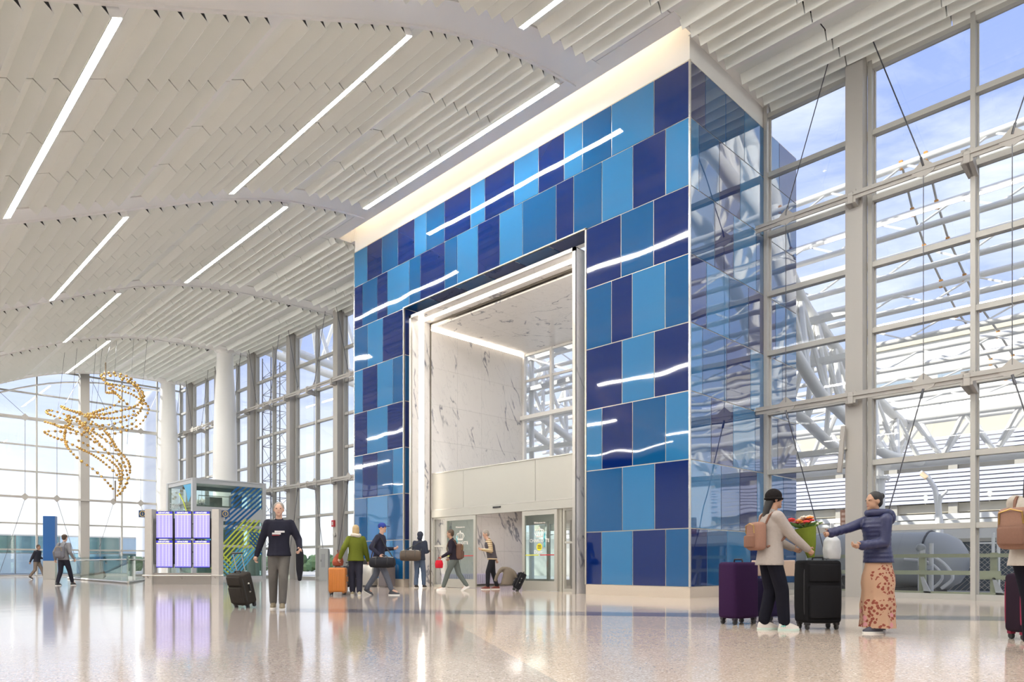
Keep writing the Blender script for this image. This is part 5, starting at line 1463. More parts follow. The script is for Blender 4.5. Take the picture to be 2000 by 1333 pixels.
    for i, s in enumerate((-1, 1)):
        dr = (wr[i]-el[i]).normalized(); side = Vector((0, 1, 0)) - dr*dr.y; side.normalize(); pn = dr.cross(side).normalized()*s
        pc_ = wr[i]+dr*0.045*k
        vs_ = []
        hm.tube([wr[i], pc_, wr[i]+dr*0.085*k], [0.022*k, 0.032*k, 0.030*k], 10)
        for f, (off, ln) in enumerate(((0.026, 0.068), (0.009, 0.076), (-0.009, 0.072), (-0.025, 0.056))):
            p0 = wr[i]+dr*0.08*k+side*off*k; p1 = p0+(dr*0.8-pn*0.45).normalized()*ln*0.45*k; p2 = p1+(dr*0.25-pn*1.0).normalized()*ln*0.35*k; p3 = p2+(-dr*0.3-pn*0.8).normalized()*ln*0.25*k
            hm.tube([p0, p1, p2, p3], [0.0098*k, 0.009*k, 0.0082*k, 0.0065*k], 7)
        p0 = wr[i]+dr*0.03*k+side*0.028*k; p1 = p0+(dr*0.5+side*0.8-pn*0.3).normalized()*0.035*k; p2 = p1+(dr*0.9+side*0.1-pn*0.4).normalized()*0.03*k
        hm.tube([p0, p1, p2], [0.012*k, 0.010*k, 0.008*k], 7)
    bm = bmesh.new(); bm.from_mesh(me); me2 = hm.mesh('h', None, True); bm.from_mesh(me2); bm.to_mesh(me); bm.free(); bpy.data.meshes.remove(me2)
    body = put(me, 'body', mat('skin_'+skin, SKINS[skin], 0.6, bump=(40, 0.05, 0.002)), t)
    # eyes, brows, mouth
    e_ = MB()
    for s in (-1, 1): e_.ball((s*0.031*k, 0.083*k, 0.013*k), (0.011*k, 0.005*k, 0.007*k), 8, 6, R)
    e_.build('eyes', mat('eye_dark', (0.05, 0.03, 0.02), 0.2), t, local=True)
    e_ = MB(); e_.ball((0, 0.082*k, -0.056*k), (0.022*k, 0.007*k, 0.006*k), 8, 5, R); e_.build('lips', mat('lip', (0.35, 0.12, 0.11), 0.5), t, local=True)
    # ---- top
    if top:
        c = MB(); th = 0.018*loose
        hem = top_len*k + 0.0
        f_h = (hem-hipz)/(ch.z-hipz)
        rr = []
        n_ = 22 if puffer else 8
        for j in range(n_+1):
            f = f_h + (0.98-f_h)*j/n_
            # interpolate torso radii
            ks = [(-0.6, 0.165, 0.125), (-0.12, 0.165, 0.120), (0.0, 0.162, 0.115), (0.22, 0.142, 0.105), (0.45, 0.145, 0.11), (0.7, 0.162, 0.12), (0.88, 0.150, 0.095), (1.0, 0.08, 0.065)]
            for q in range(len(ks)-1):
                if f <= ks[q+1][0] or q == len(ks)-2:
                    u = max(0, min(1, (f-ks[q][0])/(ks[q+1][0]-ks[q][0]))); rx = ks[q][1]+(ks[q+1][1]-ks[q][1])*u; ry = ks[q][2]+(ks[q+1][2]-ks[q][2])*u; break
            bulge = (0.014*abs(math.sin(j*PI/2.0+0.3)) if puffer else 0) + (0.012 if j == 0 else 0)
            rr.append(ring(f, rx+th+bulge, ry+th+bulge, 0.006))
        c.loft(rr, 20)
        for i in range(2):
            w2 = el[i]+(wr[i]-el[i])*min(1, max(0, sleeve-0.5)*2) if sleeve > 0.5 else None
            if w2 is not None: 
                if puffer:
                    for a_, b_ in ((shl[i], el[i]), (el[i], w2)):
                        for q in range(5):
                            p = a_+(b_-a_)*(q/4.0); c.ball(p, (0.062+0.0*q)*k, 12, 8)
                limb(c, [shl[i], el[i], w2], [(0.062+th*0.5)*k, (0.048+th*0.6)*k, (0.036+th*0.4)*k])
            else: limb(c, [shl[i], shl[i]+(el[i]-shl[i])*0.8], [(0.062+th*0.5)*k, (0.056+th*0.6)*k])
            c.tube([ch-Vector((0, 0, 0.075*k)), shl[i]], [0.085*k, 0.066*k], 12)
        limb(c, [ch-Vector((0, 0, 0.03*k)), ch+Vector((0, 0.0, 0.015*k))], [0.068*k, 0.062*k])
        put(remeshed(c, vox*k, 1 if puffer else 3), 'jacket' if (puffer or loose > 1.2) else 'sweater', top, t)
    # ---- trousers or skirt
    if bottom:
        c = MB(); c.loft([ring(-0.2, 0.10, 0.09), ring(-0.12, 0.158, 0.118), ring(0.0, 0.168, 0.124), ring(0.13, 0.150, 0.112), ring(0.16, 0.148, 0.11)], 18)
        for i in range(2):
            an = knee[i]+(ank[i]-knee[i])*0.93
            limb(c, [hj[i]+Vector((0, 0, -0.02)), knee[i], an], [0.098*k, (0.064+0.012*loose)*k, (0.046+0.014*loose)*k])
        put(remeshed(c, vox*k, 3), 'trousers', bottom, t)
    if skirt:
        c = MB(); rs = []
        for j in range(11):
            f = j/10.0; z = (0.06+(hipz+0.03*k-0.06)*(1-f)); rad = 0.125+0.06*min(1, f*4)+0.03*f
            rs.append((0, 0.012*f, z, (rad+0.01*math.sin(j*2.1))*k, (rad*0.9+0.008*math.cos(j*1.7))*k))
        n = 48; vs_, fs_ = [], []
        for j, (cx, cy, z, rx, ry) in enumerate(rs):
            for q in range(n):
                a_ = 2*PI*q/n; w_ = 1+0.055*(j/10.0)*math.sin(a_*9+0.6*math.sin(j*0.6))
                vs_.append((cx+rx*w_*math.cos(a_), cy+ry*w_*math.sin(a_), z))
        for j in range(10):
            for q in range(n): fs_.append((j*n+q, j*n+(q+1)%n, (j+1)*n+(q+1)%n, (j+1)*n+q))
        fs_.append(tuple(range(n))); fs_.append(tuple(10*n+q for q in range(n))[::-1])
        c.add(vs_, fs_); o = c.build('skirt', skirt, t, smooth=True, local=True)
    # ---- shoes
    sm_ = shoes or BLACK; sl2 = sole or mat('sole_white', (0.75, 0.74, 0.70), 0.6)
    for i in range(2):
        a_ = ank[i]; lift = (feet[i][2])*k; pit = -0.5 if feet[i][2] > 0.03 else 0.0
        Mx = Matrix.Translation((a_.x, a_.y, lift if pit == 0 else a_.z-0.075*k)) @ Matrix.Rotation(pit, 4, 'X')
        c = MB(); c.add(*(lambda z: (z.v, z.f))(MB().loft([(0, 0.055*k, 0.018*k, 0.046*k, 0.135*k), (0, 0.055*k, 0.045*k, 0.045*k, 0.13*k), (0, 0.03*k, 0.07*k, 0.042*k, 0.10*k), (0, 0.0, 0.10*k, 0.038*k, 0.052*k), (0, -0.005*k, 0.125*k, 0.038*k, 0.045*k)], 18)), Mx)
        so_ = c.build('shoe', sm_, t, smooth=True, local=True)
        c = MB(); c.add(*(lambda z: (z.v, z.f))(MB().loft([(0, 0.055*k, 0.0, 0.048*k, 0.138*k), (0, 0.055*k, 0.022*k, 0.050*k, 0.142*k)], 20)), Mx); c.build('sole', sl2, so_, local=True)
    # ---- hair
    HC = {'brown': (0.06, 0.035, 0.02), 'black': (0.012, 0.010, 0.010), 'blond': (0.50, 0.36, 0.18), 'grey': (0.28, 0.25, 0.22)}
    if hair:
        style, colr = hair
        c = MB()
        if style in ('short', 'long', 'bob', 'bun'):
            c.ball((0, -0.022*k, 0.040*k), (0.084*k, 0.092*k, 0.088*k), 18, 12)
            c.ball((0, -0.05*k, -0.005*k), (0.070*k, 0.060*k, 0.075*k), 14, 10)
            if style == 'long': c.loft([(0, -0.09*k, -0.40*k, 0.035*k, 0.022*k), (0, -0.10*k, -0.28*k, 0.055*k, 0.034*k), (0, -0.08*k, -0.12*k, 0.068*k, 0.045*k), (0, -0.05*k, 0.0, 0.078*k, 0.06*k)], 14)
            if style == 'bob': c.loft([(0, -0.035*k, -0.12*k, 0.080*k, 0.07*k), (0, -0.03*k, -0.04*k, 0.088*k, 0.078*k), (0, -0.02*k, 0.03*k, 0.085*k, 0.085*k)], 14)
            o = put(remeshed(c, 0.009*k, 2), 'hair', mat('hair_'+colr, HC[colr], 0.6, bump=(60, 0.6, 0.004)), t); o.data.transform(R)
        if style == 'beanie':
            c.ball((0, -0.015*k, 0.035*k), (0.093*k, 0.105*k, 0.098*k), 20, 12)
            d_ = MB(); d_.tube([(0.09*k*math.cos(q*PI/10), -0.012*k+0.102*k*math.sin(q*PI/10), 0.005*k) for q in range(21)], 0.014*k, 8, cap=False)
            o = put(remeshed(c, 0.010*k, 2), 'knit_hat', cloth('knit_'+colr, HC[colr], 50, 0.6), t); o.data.transform(R)
            d_.build('hat_cuff', MATS['knit_'+colr], o, local=True, smooth=True).data.transform(R)
            c = MB(); c.loft([(0, -0.10*k, -0.42*k, 0.03*k, 0.02*k), (0, -0.115*k, -0.30*k, 0.05*k, 0.032*k), (0, -0.10*k, -0.14*k, 0.06*k, 0.04*k), (0, -0.06*k, -0.02*k, 0.074*k, 0.055*k)], 14)
            o = put(remeshed(c, 0.010*k, 2), 'hair', mat('hair_black', HC['black'], 0.6, bump=(60, 0.6, 0.004)), t); o.data.transform(R)
        if style == 'cap':
            c.ball((0, -0.012*k, 0.040*k), (0.086*k, 0.098*k, 0.085*k), 18, 12); c.rbox((0, 0.115*k, 0.040*k), (0.13*k, 0.11*k, 0.012*k), 0.005, 2)
            o = put(remeshed(c, 0.008*k, 2), 'cap', cloth('cap_blue', (0.03, 0.05, 0.25), 40, 0.3), t); o.data.transform(R)
        if style == 'hood':
            c.ball((0, -0.022*k, 0.028*k), (0.098*k, 0.108*k, 0.112*k), 18, 12); c.ball((0, -0.05*k, -0.08*k), (0.09*k, 0.07*k, 0.08*k), 14, 10)
            o = put(remeshed(c, 0.010*k, 2), 'hood', top, t); o.data.transform(R)
    info = dict(t=t, k=k, hip=hip, ch=ch, shl=shl, wr=wr, el=el, head=head, hipz=hipz, R=R)
    if extra: extra(info)
    return info
def backpack(info, m, m2=None, w_=0.28, h_=0.38, d_=0.15, drop=0.0):
    t, k, ch = info['t'], info['k'], info['ch']
    W_ = world_of(t); base = ch+Vector((0, -(0.13+d_/2)*1.0*k, -(0.10+h_/2+drop)*k))
    pos = W_ @ base
    bp2 = thing('backpack', info['bag_label'], 'backpack', pos, t.rotation_euler.z)
    c = MB(); c.rbox((0, 0, 0), (w_, d_, h_), 0.055, 4); c.build('bag', m, bp2, smooth=True, local=True)
    c = MB(); c.rbox((0, -d_/2-0.005, -h_*0.18), (w_*0.78, 0.05, h_*0.45), 0.022, 3); c.build('pocket', m2 or m, bp2, smooth=True, local=True)
    for s in (-1, 1):
        c = MB(); c.tube(bez([(s*0.09, d_/2, h_*0.42), (s*0.115, d_/2+0.06, h_*0.5+0.10), (s*0.12, d_/2+0.20, h_*0.5+0.05), (s*0.125, d_/2+0.25, h_*0.12), (s*0.14, d_/2+0.14, -h_*0.2), (s*0.12, d_/2, -h_*0.38)]), 0.014, 6); c.build('strap', m2 or m, bp2, smooth=True, local=True)
    c = MB(); c.tube([(-w_*0.36, -d_/2+0.0, h_*0.1), (-w_*0.34, -d_/2-0.006, h_*0.38), (0, -d_/2-0.006, h_*0.46), (w_*0.34, -d_/2-0.006, h_*0.38), (w_*0.36, -d_/2, h_*0.1)], 0.006, 6); c.build('zip', mat('brass', (0.5, 0.32, 0.1), 0.3, 0.9), bp2, local=True)
    return bp2
def suitcase(label, loc, face, size, m, m_trim, kind='soft', group=None, tilt=0.0, handle=0.0, ribs=False, name='suitcase'):
    """local: +Y is the broad front normal; rolls on four casters"""
    w_, d_, h_ = size; wh = 0.075
    t = thing(name, label, 'suitcase', loc, rot_z(face), group=group)
    T = Matrix.Rotation(tilt, 4, 'X')
    def B(mb, nm, mm, smooth=True, par=None):
        o = mb.build(nm, mm, par or t, smooth=smooth, local=True); o.data.transform(T); return o
    c = MB(); c.rbox((0, 0, wh+h_/2), (w_, d_, h_), 0.045, 4); body = B(c, 'shell', m)
    if kind == 'soft':
        c = MB(); c.rbox((0, d_/2+0.012, wh+h_*0.34), (w_*0.84, 0.05, h_*0.52), 0.024, 3); B(c, 'front_pocket', m)
        c = MB(); c.rbox((0, d_/2+0.008, wh+h_*0.80), (w_*0.84, 0.035, h_*0.28), 0.017, 3); B(c, 'front_pocket', m)
        for s in (-1, 1):
            c = MB(); pts = []
            for q in range(33):
                a_ = 2*PI*q/32; ex_ = (w_/2)*(abs(math.cos(a_))**0.35)*(1 if math.cos(a_) > 0 else -1); ez = (h_/2)*(abs(math.sin(a_))**0.35)*(1 if math.sin(a_) > 0 else -1)
                pts.append((ex_*0.985, s*(d_/2-0.03), wh+h_/2+ez*0.99))
            c.tube(pts, 0.008, 6, cap=False); B(c, 'piping', m_trim)
    if ribs:
        for q in range(7):
            for s in (-1, 1):
                c = MB(); c.rbox((-w_*0.39+q*w_*0.13, s*(d_/2+0.002), wh+h_/2), (0.022, 0.014, h_*0.86), 0.005, 2); B(c, 'rib', m)
    # side handle on the narrow side
    for s in (-1,):
        c = MB(); c.tube([(s*w_/2, 0, wh+h_*0.42), (s*(w_/2+0.03), 0, wh+h_*0.44), (s*(w_/2+0.03), 0, wh+h_*0.62), (s*w_/2, 0, wh+h_*0.64)], 0.012, 8); B(c, 'side_handle', m_trim)
        c = MB(); c.ball((s*(w_/2+0.005), 0, wh+h_*0.40), 0.018, 8, 6); B(c, 'stud', SS); c = MB(); c.ball((s*(w_/2+0.005), 0, wh+h_*0.66), 0.018, 8, 6); B(c, 'stud', SS)
    c = MB(); c.tube([(-0.07, 0, wh+h_), (-0.06, 0, wh+h_+0.035), (0.06, 0, wh+h_+0.035), (0.07, 0, wh+h_)], 0.011, 8); B(c, 'top_handle', m_trim)
    if handle > 0:
        for s in (-1, 1):
            c = MB(); c.tube([(s*0.10, -d_/2+0.05, wh+h_-0.02), (s*0.10, -d_/2+0.05, wh+h_+handle)], 0.008, 6); B(c, 'pull_rod', SS)
        c = MB(); c.rbox((0, -d_/2+0.05, wh+h_+handle), (0.24, 0.035, 0.03), 0.01, 2); B(c, 'pull_grip', BLACK)
    for sx in (-1, 1):
        for sy in (-1, 1):
            c = MB(); c.rbox((sx*(w_/2-0.05), sy*(d_/2-0.05), wh+0.0), (0.06, 0.06, 0.05), 0.012, 2); f_ = B(c, 'caster_fork', m_trim)
            c = MB(); c.tube([(sx*(w_/2-0.05)-0.014, sy*(d_/2-0.05), 0.032), (sx*(w_/2-0.05)+0.014, sy*(d_/2-0.05), 0.032)], 0.032, 14); B(c, 'wheel', RUB, True, f_)
    return t
def duffel(label, loc, axis, L_, R_, m, strap_to=None, group=None):
    t = thing('duffel_bag', label, 'bag', loc, math.atan2(axis.y, axis.x))
    c = MB(); c.tube([(-L_/2, 0, 0), (-L_/2+0.03, 0, 0), (-L_*0.25, 0, 0), (L_*0.25, 0, 0), (L_/2-0.03, 0, 0), (L_/2, 0, 0)], [R_*0.6, R_*0.9, R_, R_, R_*0.9, R_*0.6], 18); c.build('bag', m, t, smooth=True, local=True)
    for s in (-1, 1):
        c = MB(); c.tube(bez([(s*L_*0.22, 0.0, -R_), (s*L_*0.22, -R_*0.95, -R_*0.2), (s*L_*0.22, -R_*0.6, R_*0.85), (s*L_*0.15, 0, R_*1.25), (0, 0, R_*1.35)]), 0.012, 6); c.build('strap', BLACK, t, smooth=True, local=True)
    c = MB(); c.tube([(-L_*0.42, 0, R_*0.93), (-L_*0.3, 0, R_*1.0), (L_*0.3, 0, R_*1.0), (L_*0.42, 0, R_*0.93)], 0.006, 5); c.build('zip', SS, t, local=True)
    if strap_to is not None:
        W_ = world_of(t).inverted(); q = W_ @ strap_to
        c = MB(); c.tube(bez([(-L_*0.45, 0, R_*0.6), tuple((q+Vector((-L_*0.45, 0, R_*0.6)))/2+Vector((0, -0.05, 0))), tuple(q), tuple((q+Vector((L_*0.45, 0, R_*0.6)))/2+Vector((0, 0.05, 0))), (L_*0.45, 0, R_*0.6)]), 0.014, 6); c.build('shoulder_strap', BLACK, t, smooth=True, local=True)
    return t

LEFT = -RIGHT
# --- 1 far left walker
person('person in dark clothes walking right near the blue pylon, carrying white papers', ground(72, 1132.5), RIGHT, 1.72, 'tan', cloth('black_top', (0.03, 0.03, 0.04)), cloth('taupe_trousers', (0.20, 0.16, 0.13)),
       BLACK, ('short', 'brown'), ((-0.08, 0.34, 0), (0.08, -0.30, 0.06)), ((-0.15, 0.24, 1.02), (0.2, -0.2, 0.85)), 0.10, 0.02, extra=lambda i: MB().rbox((0, 0, 0), (0.20, 0.02, 0.26), 0.006, 2, M=Matrix.Translation(i['wr'][0]+Vector((0.02, 0.07, 0))) @ Matrix.Rotation(0.5, 4, 'X')).build('papers', mat('paper', (0.8, 0.78, 0.74), 0.7), i['t'], local=True))
# --- 2 man with grey backpack walking away
i2 = person('man in a grey sweatshirt and black trousers walking away beside the blue pylon', ground(124, 1144.5), (FWD+RIGHT*0.1), 1.83, 'light', cloth('grey_sweat', (0.20, 0.20, 0.21)), cloth('black_trousers', (0.02, 0.02, 0.03)),
       BLACK, ('short', 'brown'), ((-0.10, -0.16, 0), (0.08, 0.32, 0)), ((-0.32, 0.02, 0.88), (0.30, 0.10, 0.90)), 0.06, 0.02)
i2['bag_label'] = 'grey backpack on the back of the man walking away near the pylon'
backpack(i2, cloth('grey_pack', (0.16, 0.16, 0.18)), None, 0.32, 0.42, 0.14)
# --- 3 man walking towards the viewer with a black case
def print_on_chest(i):
    y0 = i['ch'].y+0.142; z0 = i['ch'].z
    def arc(m, x0, x1, z, h):       # a printed bar that follows the chest
        n_ = 8
        for q in range(n_):
            xa, xb = x0+(x1-x0)*q/n_, x0+(x1-x0)*(q+1)/n_
            ya_, yb_ = y0-0.9*xa*xa, y0-0.9*xb*xb
            m.add([(xa, ya_-0.02, z), (xb, yb_-0.02, z), (xb, yb_+0.014, z), (xa, ya_+0.014, z), (xa, ya_-0.02, z+h), (xb, yb_-0.02, z+h), (xb, yb_+0.014, z+h), (xa, ya_+0.014, z+h)], [(0,3,2,1),(4,5,6,7),(0,1,5,4),(1,2,6,5),(2,3,7,6),(3,0,4,7)])
    m = MB(); arc(m, -0.10, 0.06, z0-0.212, 0.03); m.build('chest_print', mat('print_white', (0.6, 0.58, 0.58), 0.7), i['t'], local=True)
    m = MB(); arc(m, -0.04, 0.10, z0-0.245, 0.03); m.build('chest_print', MATS['print_white'], i['t'], local=True)
    m = MB(); arc(m, -0.02, 0.10, z0-0.262, 0.007); m.build('chest_line', MATS['sign_red'], i['t'], local=True)
p3 = ground(545, 1190)
i3 = person('man in a charcoal sweatshirt and grey trousers walking towards the viewer', p3, (-FWD+RIGHT*0.25), 1.84, 'light', cloth('charcoal_sweat', (0.02, 0.02, 0.032)), cloth('grey_chinos', (0.125, 0.115, 0.105)),
       mat('khaki_shoe', (0.20, 0.16, 0.10), 0.7), ('short', 'grey'), ((-0.06, 0.10, 0), (0.10, -0.14, 0.0)), ((-0.33, 0.18, 0.98), (0.36, -0.10, 0.86)), 0.02, 0.016, extra=print_on_chest, loose=1.1)
W3 = world_of(i3['t'])
jk = thing('folded_jacket', 'dark jacket hanging over the forearm of the man in charcoal', 'jacket', W3 @ (i3['wr'][0]+Vector((0, -0.02, -0.05))), i3['t'].rotation_euler.z)
m = MB(); m.loft([(0, 0.02, -0.50, 0.03, 0.07), (0.0, 0.0, -0.30, 0.06, 0.10), (0, 0, -0.05, 0.065, 0.12), (0, 0, 0.03, 0.055, 0.10), (0, 0, 0.06, 0.03, 0.06)], 16)
o = put(remeshed(m, 0.016, 2), 'cloth', cloth('black_jacket', (0.02, 0.02, 0.025)), jk)
sc3 = ground(480, 1187)
suitcase('black cabin suitcase tilted on its wheels, pulled by the man in charcoal', sc3, (-FWD*0.9+RIGHT*-0.45), (0.38, 0.25, 0.56), cloth('case_black', (0.04, 0.035, 0.03)), BLACK, tilt=math.radians(-16), handle=0.34)
# --- 4 woman in green jacket
def scarf(i):
    m = MB(); c_ = i['ch']; m.tube([(c_.x+0.085*math.cos(a_)*1.05, c_.y+0.085*math.sin(a_), c_.z+0.035+0.012*math.sin(a_*2)) for a_ in [q*PI/9 for q in range(19)]], 0.05, 8, cap=False); put(remeshed(m, 0.014, 2), 'scarf', cloth('cream_scarf', (0.62, 0.56, 0.48), 50, 0.8), i['t'])
p4 = ground(695, 1163)
person('woman in an olive green jacket and cream scarf, back turned, by the blue wall', p4, (FWD+LEFT*0.25), 1.74, 'light', cloth('olive_jacket', (0.12, 0.14, 0.018), 30), cloth('dark_leggings', (0.03, 0.03, 0.045)),
       mat('beige_shoe', (0.40, 0.36, 0.25), 0.7), ('bob', 'blond'), ((-0.08, 0.10, 0), (0.08, -0.12, 0)), ((-0.38, -0.02, 0.92), (0.30, 0.10, 0.85)), 0.04, 0.017, top_len=0.84, loose=1.9, female=True, extra=scarf)
p4c = ground(660, 1163)
suitcase('orange hard-shell suitcase standing left of the woman in green', p4c, (-FWD), (0.42, 0.27, 0.60), mat('orange_shell', (0.50, 0.17, 0.03), 0.4), mat('orange_trim', (0.35, 0.13, 0.03), 0.4), kind='hard', ribs=True, handle=0.15)
rb = thing('tote_bag', 'rust red bag resting on top of the orange suitcase', 'bag', (p4c.x, p4c.y, 0.70))
m = MB(); m.loft([(0, 0, 0.02, 0.13, 0.09), (0, 0, 0.12, 0.15, 0.10), (0.01, 0, 0.22, 0.11, 0.07), (0.02, 0, 0.32, 0.05, 0.04)], 14); put(remeshed(m, 0.014, 2), 'bag', cloth('rust_cloth', (0.30, 0.07, 0.04)), rb)
m = MB(); m.tube([(0.02, 0, 0.30), (-0.02, 0, 0.40), (0.06, 0, 0.40), (0.03, 0, 0.30)], 0.01, 6); m.build('handle', MATS['rust_cloth'], rb, local=True)
suitcase('black upright suitcase half hidden behind the woman in green', ground(682, 1152), (-FWD), (0.40, 0.26, 0.62), cloth('case_black2', (0.025, 0.025, 0.03)), BLACK, handle=0.1)
# --- 5 man in blue cap striding right
p5 = ground(762, 1163)
i5 = person('man in a blue cap and dark jacket striding past the litter bin', p5+LEFT*0.28, (RIGHT+(-FWD)*0.15), 1.82, 'light', cloth('navy_black', (0.03, 0.03, 0.05)), cloth('slate_trousers', (0.11, 0.12, 0.15)),
       mat('dark_trainer', (0.04, 0.04, 0.05), 0.6), ('cap', 'brown'), ((-0.07, -0.34, 0.05), (0.07, 0.36, 0)), ((-0.18, 0.30, 1.10), (0.26, 0.10, 0.95)), 0.10, 0.018)
W5 = world_of(i5['t'])
duffel('black duffel bag slung low on the man in the blue cap', W5 @ Vector((0.26, 0.18, 0.80)), (RIGHT), 0.62, 0.13, cloth('black_canvas', (0.025, 0.025, 0.03)), strap_to=W5 @ (i5['shl'][1]+Vector((0.02, 0, 0.06))))
# --- 6 man with taupe duffel
p6 = ground(819, 1149)
i6 = person('hooded man in jeans standing with his back turned by the portal light', p6, (FWD+RIGHT*0.35), 1.80, 'dark', cloth('navy_hoodie', (0.035, 0.04, 0.06)), cloth('blue_jeans', (0.08, 0.11, 0.17)),
       mat('brown_boot', (0.05, 0.035, 0.03), 0.6), ('hood', 'black'), ((-0.12, 0.0, 0), (0.12, 0.06, 0)), ((-0.14, 0.28, 1.15), (0.16, 0.28, 1.12)), 0.10, 0.018, loose=1.5)
W6 = world_of(i6['t'])
duffel('large taupe duffel bag slung behind the hooded man in jeans', W6 @ Vector((-0.16, -0.30, 1.02)), (RIGHT+FWD*0.1), 0.66, 0.17, cloth('taupe_canvas', (0.10, 0.08, 0.065)), strap_to=W6 @ (i6['shl'][1]+Vector((-0.03, 0, 0.06))))
# --- 7 person passing the left door leaf
p7 = ground(888, 1155)
i7 = person('man in black with white trainers hurrying left past the left door leaf', p7, (LEFT+FWD*0.1), 1.78, 'tan', cloth('black_top2', (0.025, 0.02, 0.03)), cloth('grey_green_trousers', (0.12, 0.14, 0.13)),
       mat('white_trainer', (0.72, 0.68, 0.65), 0.5), ('short', 'brown'), ((-0.07, 0.32, 0), (0.07, -0.34, 0.05)), ((-0.2, 0.30, 0.95), (0.24, 0.18, 0.92)), 0.16, 0.018)
i7['bag_label'] = 'brown backpack worn by the man in white trainers'
backpack(i7, cloth('brown_pack', (0.14, 0.08, 0.06)), None, 0.30, 0.44, 0.17)
W7 = world_of(i7['t'])
rj = thing('shopping_bag', 'bright red bag held out in front of the man in white trainers', 'bag', W7 @ (i7['wr'][0]+Vector((0, 0.10, -0.32))))
m = MB(); m.loft([(0, 0, 0.0, 0.07, 0.14), (0, 0, 0.12, 0.08, 0.16), (0, 0, 0.22, 0.05, 0.13)], 14); put(remeshed(m, 0.014, 2), 'bag', cloth('red_cloth', (0.5, 0.015, 0.03)), rj)
m = MB(); m.tube([(0, -0.07, 0.20), (0, -0.04, 0.30), (0, 0.03, 0.30), (0, 0.07, 0.20)], 0.007, 5); m.build('handle', MATS['red_cloth'], rj, local=True)
# --- 8 man in vest and striped sleeves in the doorway
def vest(i):
    m = MB(); k = i['k']; L = i['ch']-i['hip']
    rs = []
    for f, rx, ry in ((-0.08, 0.192, 0.15), (0.1, 0.180, 0.142), (0.4, 0.178, 0.142), (0.7, 0.192, 0.152), (0.86, 0.175, 0.125), (0.97, 0.10, 0.085)):
        p = i['hip']+L*f; rs.append((p.x, p.y, p.z, rx*k, ry*k))
    m.loft(rs, 20); put(remeshed(m, 0.017, 2), 'vest', cloth('slate_vest', (0.09, 0.08, 0.09)), i['t'])
STRP = mat('striped_shirt', (0.5, 0.4, 0.25), 0.8)
n = STRP.node_tree; wv = n.nodes.new('ShaderNodeTexWave'); wv.bands_direction = 'Z'; wv.inputs['Scale'].default_value = 5.5; tcx = n.nodes.new('ShaderNodeTexCoord'); n.links.new(tcx.outputs['Object'], wv.inputs['Vector'])
crx = n.nodes.new('ShaderNodeValToRGB'); crx.color_ramp.elements[0].color = (0.62, 0.50, 0.34, 1); crx.color_ramp.elements[1].color = (0.22, 0.14, 0.05, 1); crx.color_ramp.elements[0].position = 0.45; crx.color_ramp.elements[1].position = 0.55
n.links.new(wv.outputs['Fac'], crx.inputs[0]); n.links.new(crx.outputs[0], n.nodes['Principled BSDF'].inputs['Base Color'])
p8 = ground(961, 1152)
i8 = person('man in a dark vest over striped sleeves leaning forward in the open doorway', p8, (LEFT+(-FWD)*0.15), 1.80, 'light', STRP, cloth('black_jeans', (0.02, 0.02, 0.025)),
       mat('maroon_shoe', (0.16, 0.03, 0.02), 0.6), ('short', 'grey'), ((-0.08, 0.14, 0), (0.08, -0.16, 0)), ((-0.2, 0.30, 1.15), (0.22, -0.18, 0.80)), 0.20, 0.017, extra=vest, head_tilt=0.35)
W8 = world_of(i8['t'])
cb = thing('coat', 'taupe coat over a black wheeled bag dragged behind the man in the vest', 'coat', ground(992, 1154))
q = cb.location
m = MB()
m.loft([(-0.02, 0, 0.16, 0.20, 0.15), (0.0, 0, 0.34, 0.17, 0.13), (0.0, 0, 0.55, 0.13, 0.10), (0.0, 0, 0.66, 0.07, 0.06)], 16, Matrix.Rotation(math.atan2(RIGHT.y, RIGHT.x), 4, 'Z'))
m.tube(bez([Vector((0, 0, 0.62)), RIGHT*-0.16+Vector((0, 0, 0.62)), RIGHT*-0.30+Vector((0, 0, 0.46)), RIGHT*-0.36+Vector((0, 0, 0.26))]), [0.06]*8+[0.05]*7, 10)
m.tube(bez([Vector((0, 0, 0.60)), RIGHT*0.15+Vector((0, 0, 0.52)), RIGHT*0.27+Vector((0, 0, 0.30)), RIGHT*0.32+Vector((0, 0, 0.12))]), [0.07]*8+[0.055]*7, 10)
put(remeshed(m, 0.02, 4), 'cloth', cloth('taupe_coat', (0.17, 0.14, 0.11)), cb)
s8 = suitcase('black wheeled bag leaning under the taupe coat in the doorway', ground(1006, 1156)+FWD*0.28, (LEFT*0.9-FWD*0.1), (0.30, 0.20, 0.48), cloth('case_black3', (0.012, 0.012, 0.015)), BLACK, tilt=math.radians(25))
# --- 9 woman with beanie
WJ = cloth('oatmeal_jacket', (0.34, 0.30, 0.275), 22, 0.6, 0.01)
p9 = ground(1503, 1231)
def sneaker_mark(i):
    m = MB()
    for f in (0.0, 0.028): m.tube([(0.152, 0.06+f, 0.045), (0.155, 0.075+f, 0.065), (0.152, 0.09+f, 0.045)], 0.0045, 5)
    m.build('emblem', mat('teal_mark', (0.03, 0.45, 0.38), 0.5), i['t'], local=True)
i9 = person('woman in a black knit hat and oatmeal jacket standing between dark suitcases, facing right', p9, (RIGHT+FWD*0.12), 1.66, 'tan', WJ, cloth('black_leggings', (0.008, 0.008, 0.014)),
       mat('cream_trainer', (0.60, 0.56, 0.52), 0.6), ('beanie', 'black'), ((-0.08, -0.04, 0), (0.10, 0.14, 0)), ((-0.17, 0.38, 1.02), (0.16, 0.40, 1.0)), 0.06, 0.0125, top_len=0.80, loose=1.7, female=True, sole=mat('sole_teal', (0.55, 0.68, 0.62), 0.6), extra=sneaker_mark, head_turn=-0.1)
i9['bag_label'] = 'dusty pink backpack on the woman in the black knit hat'
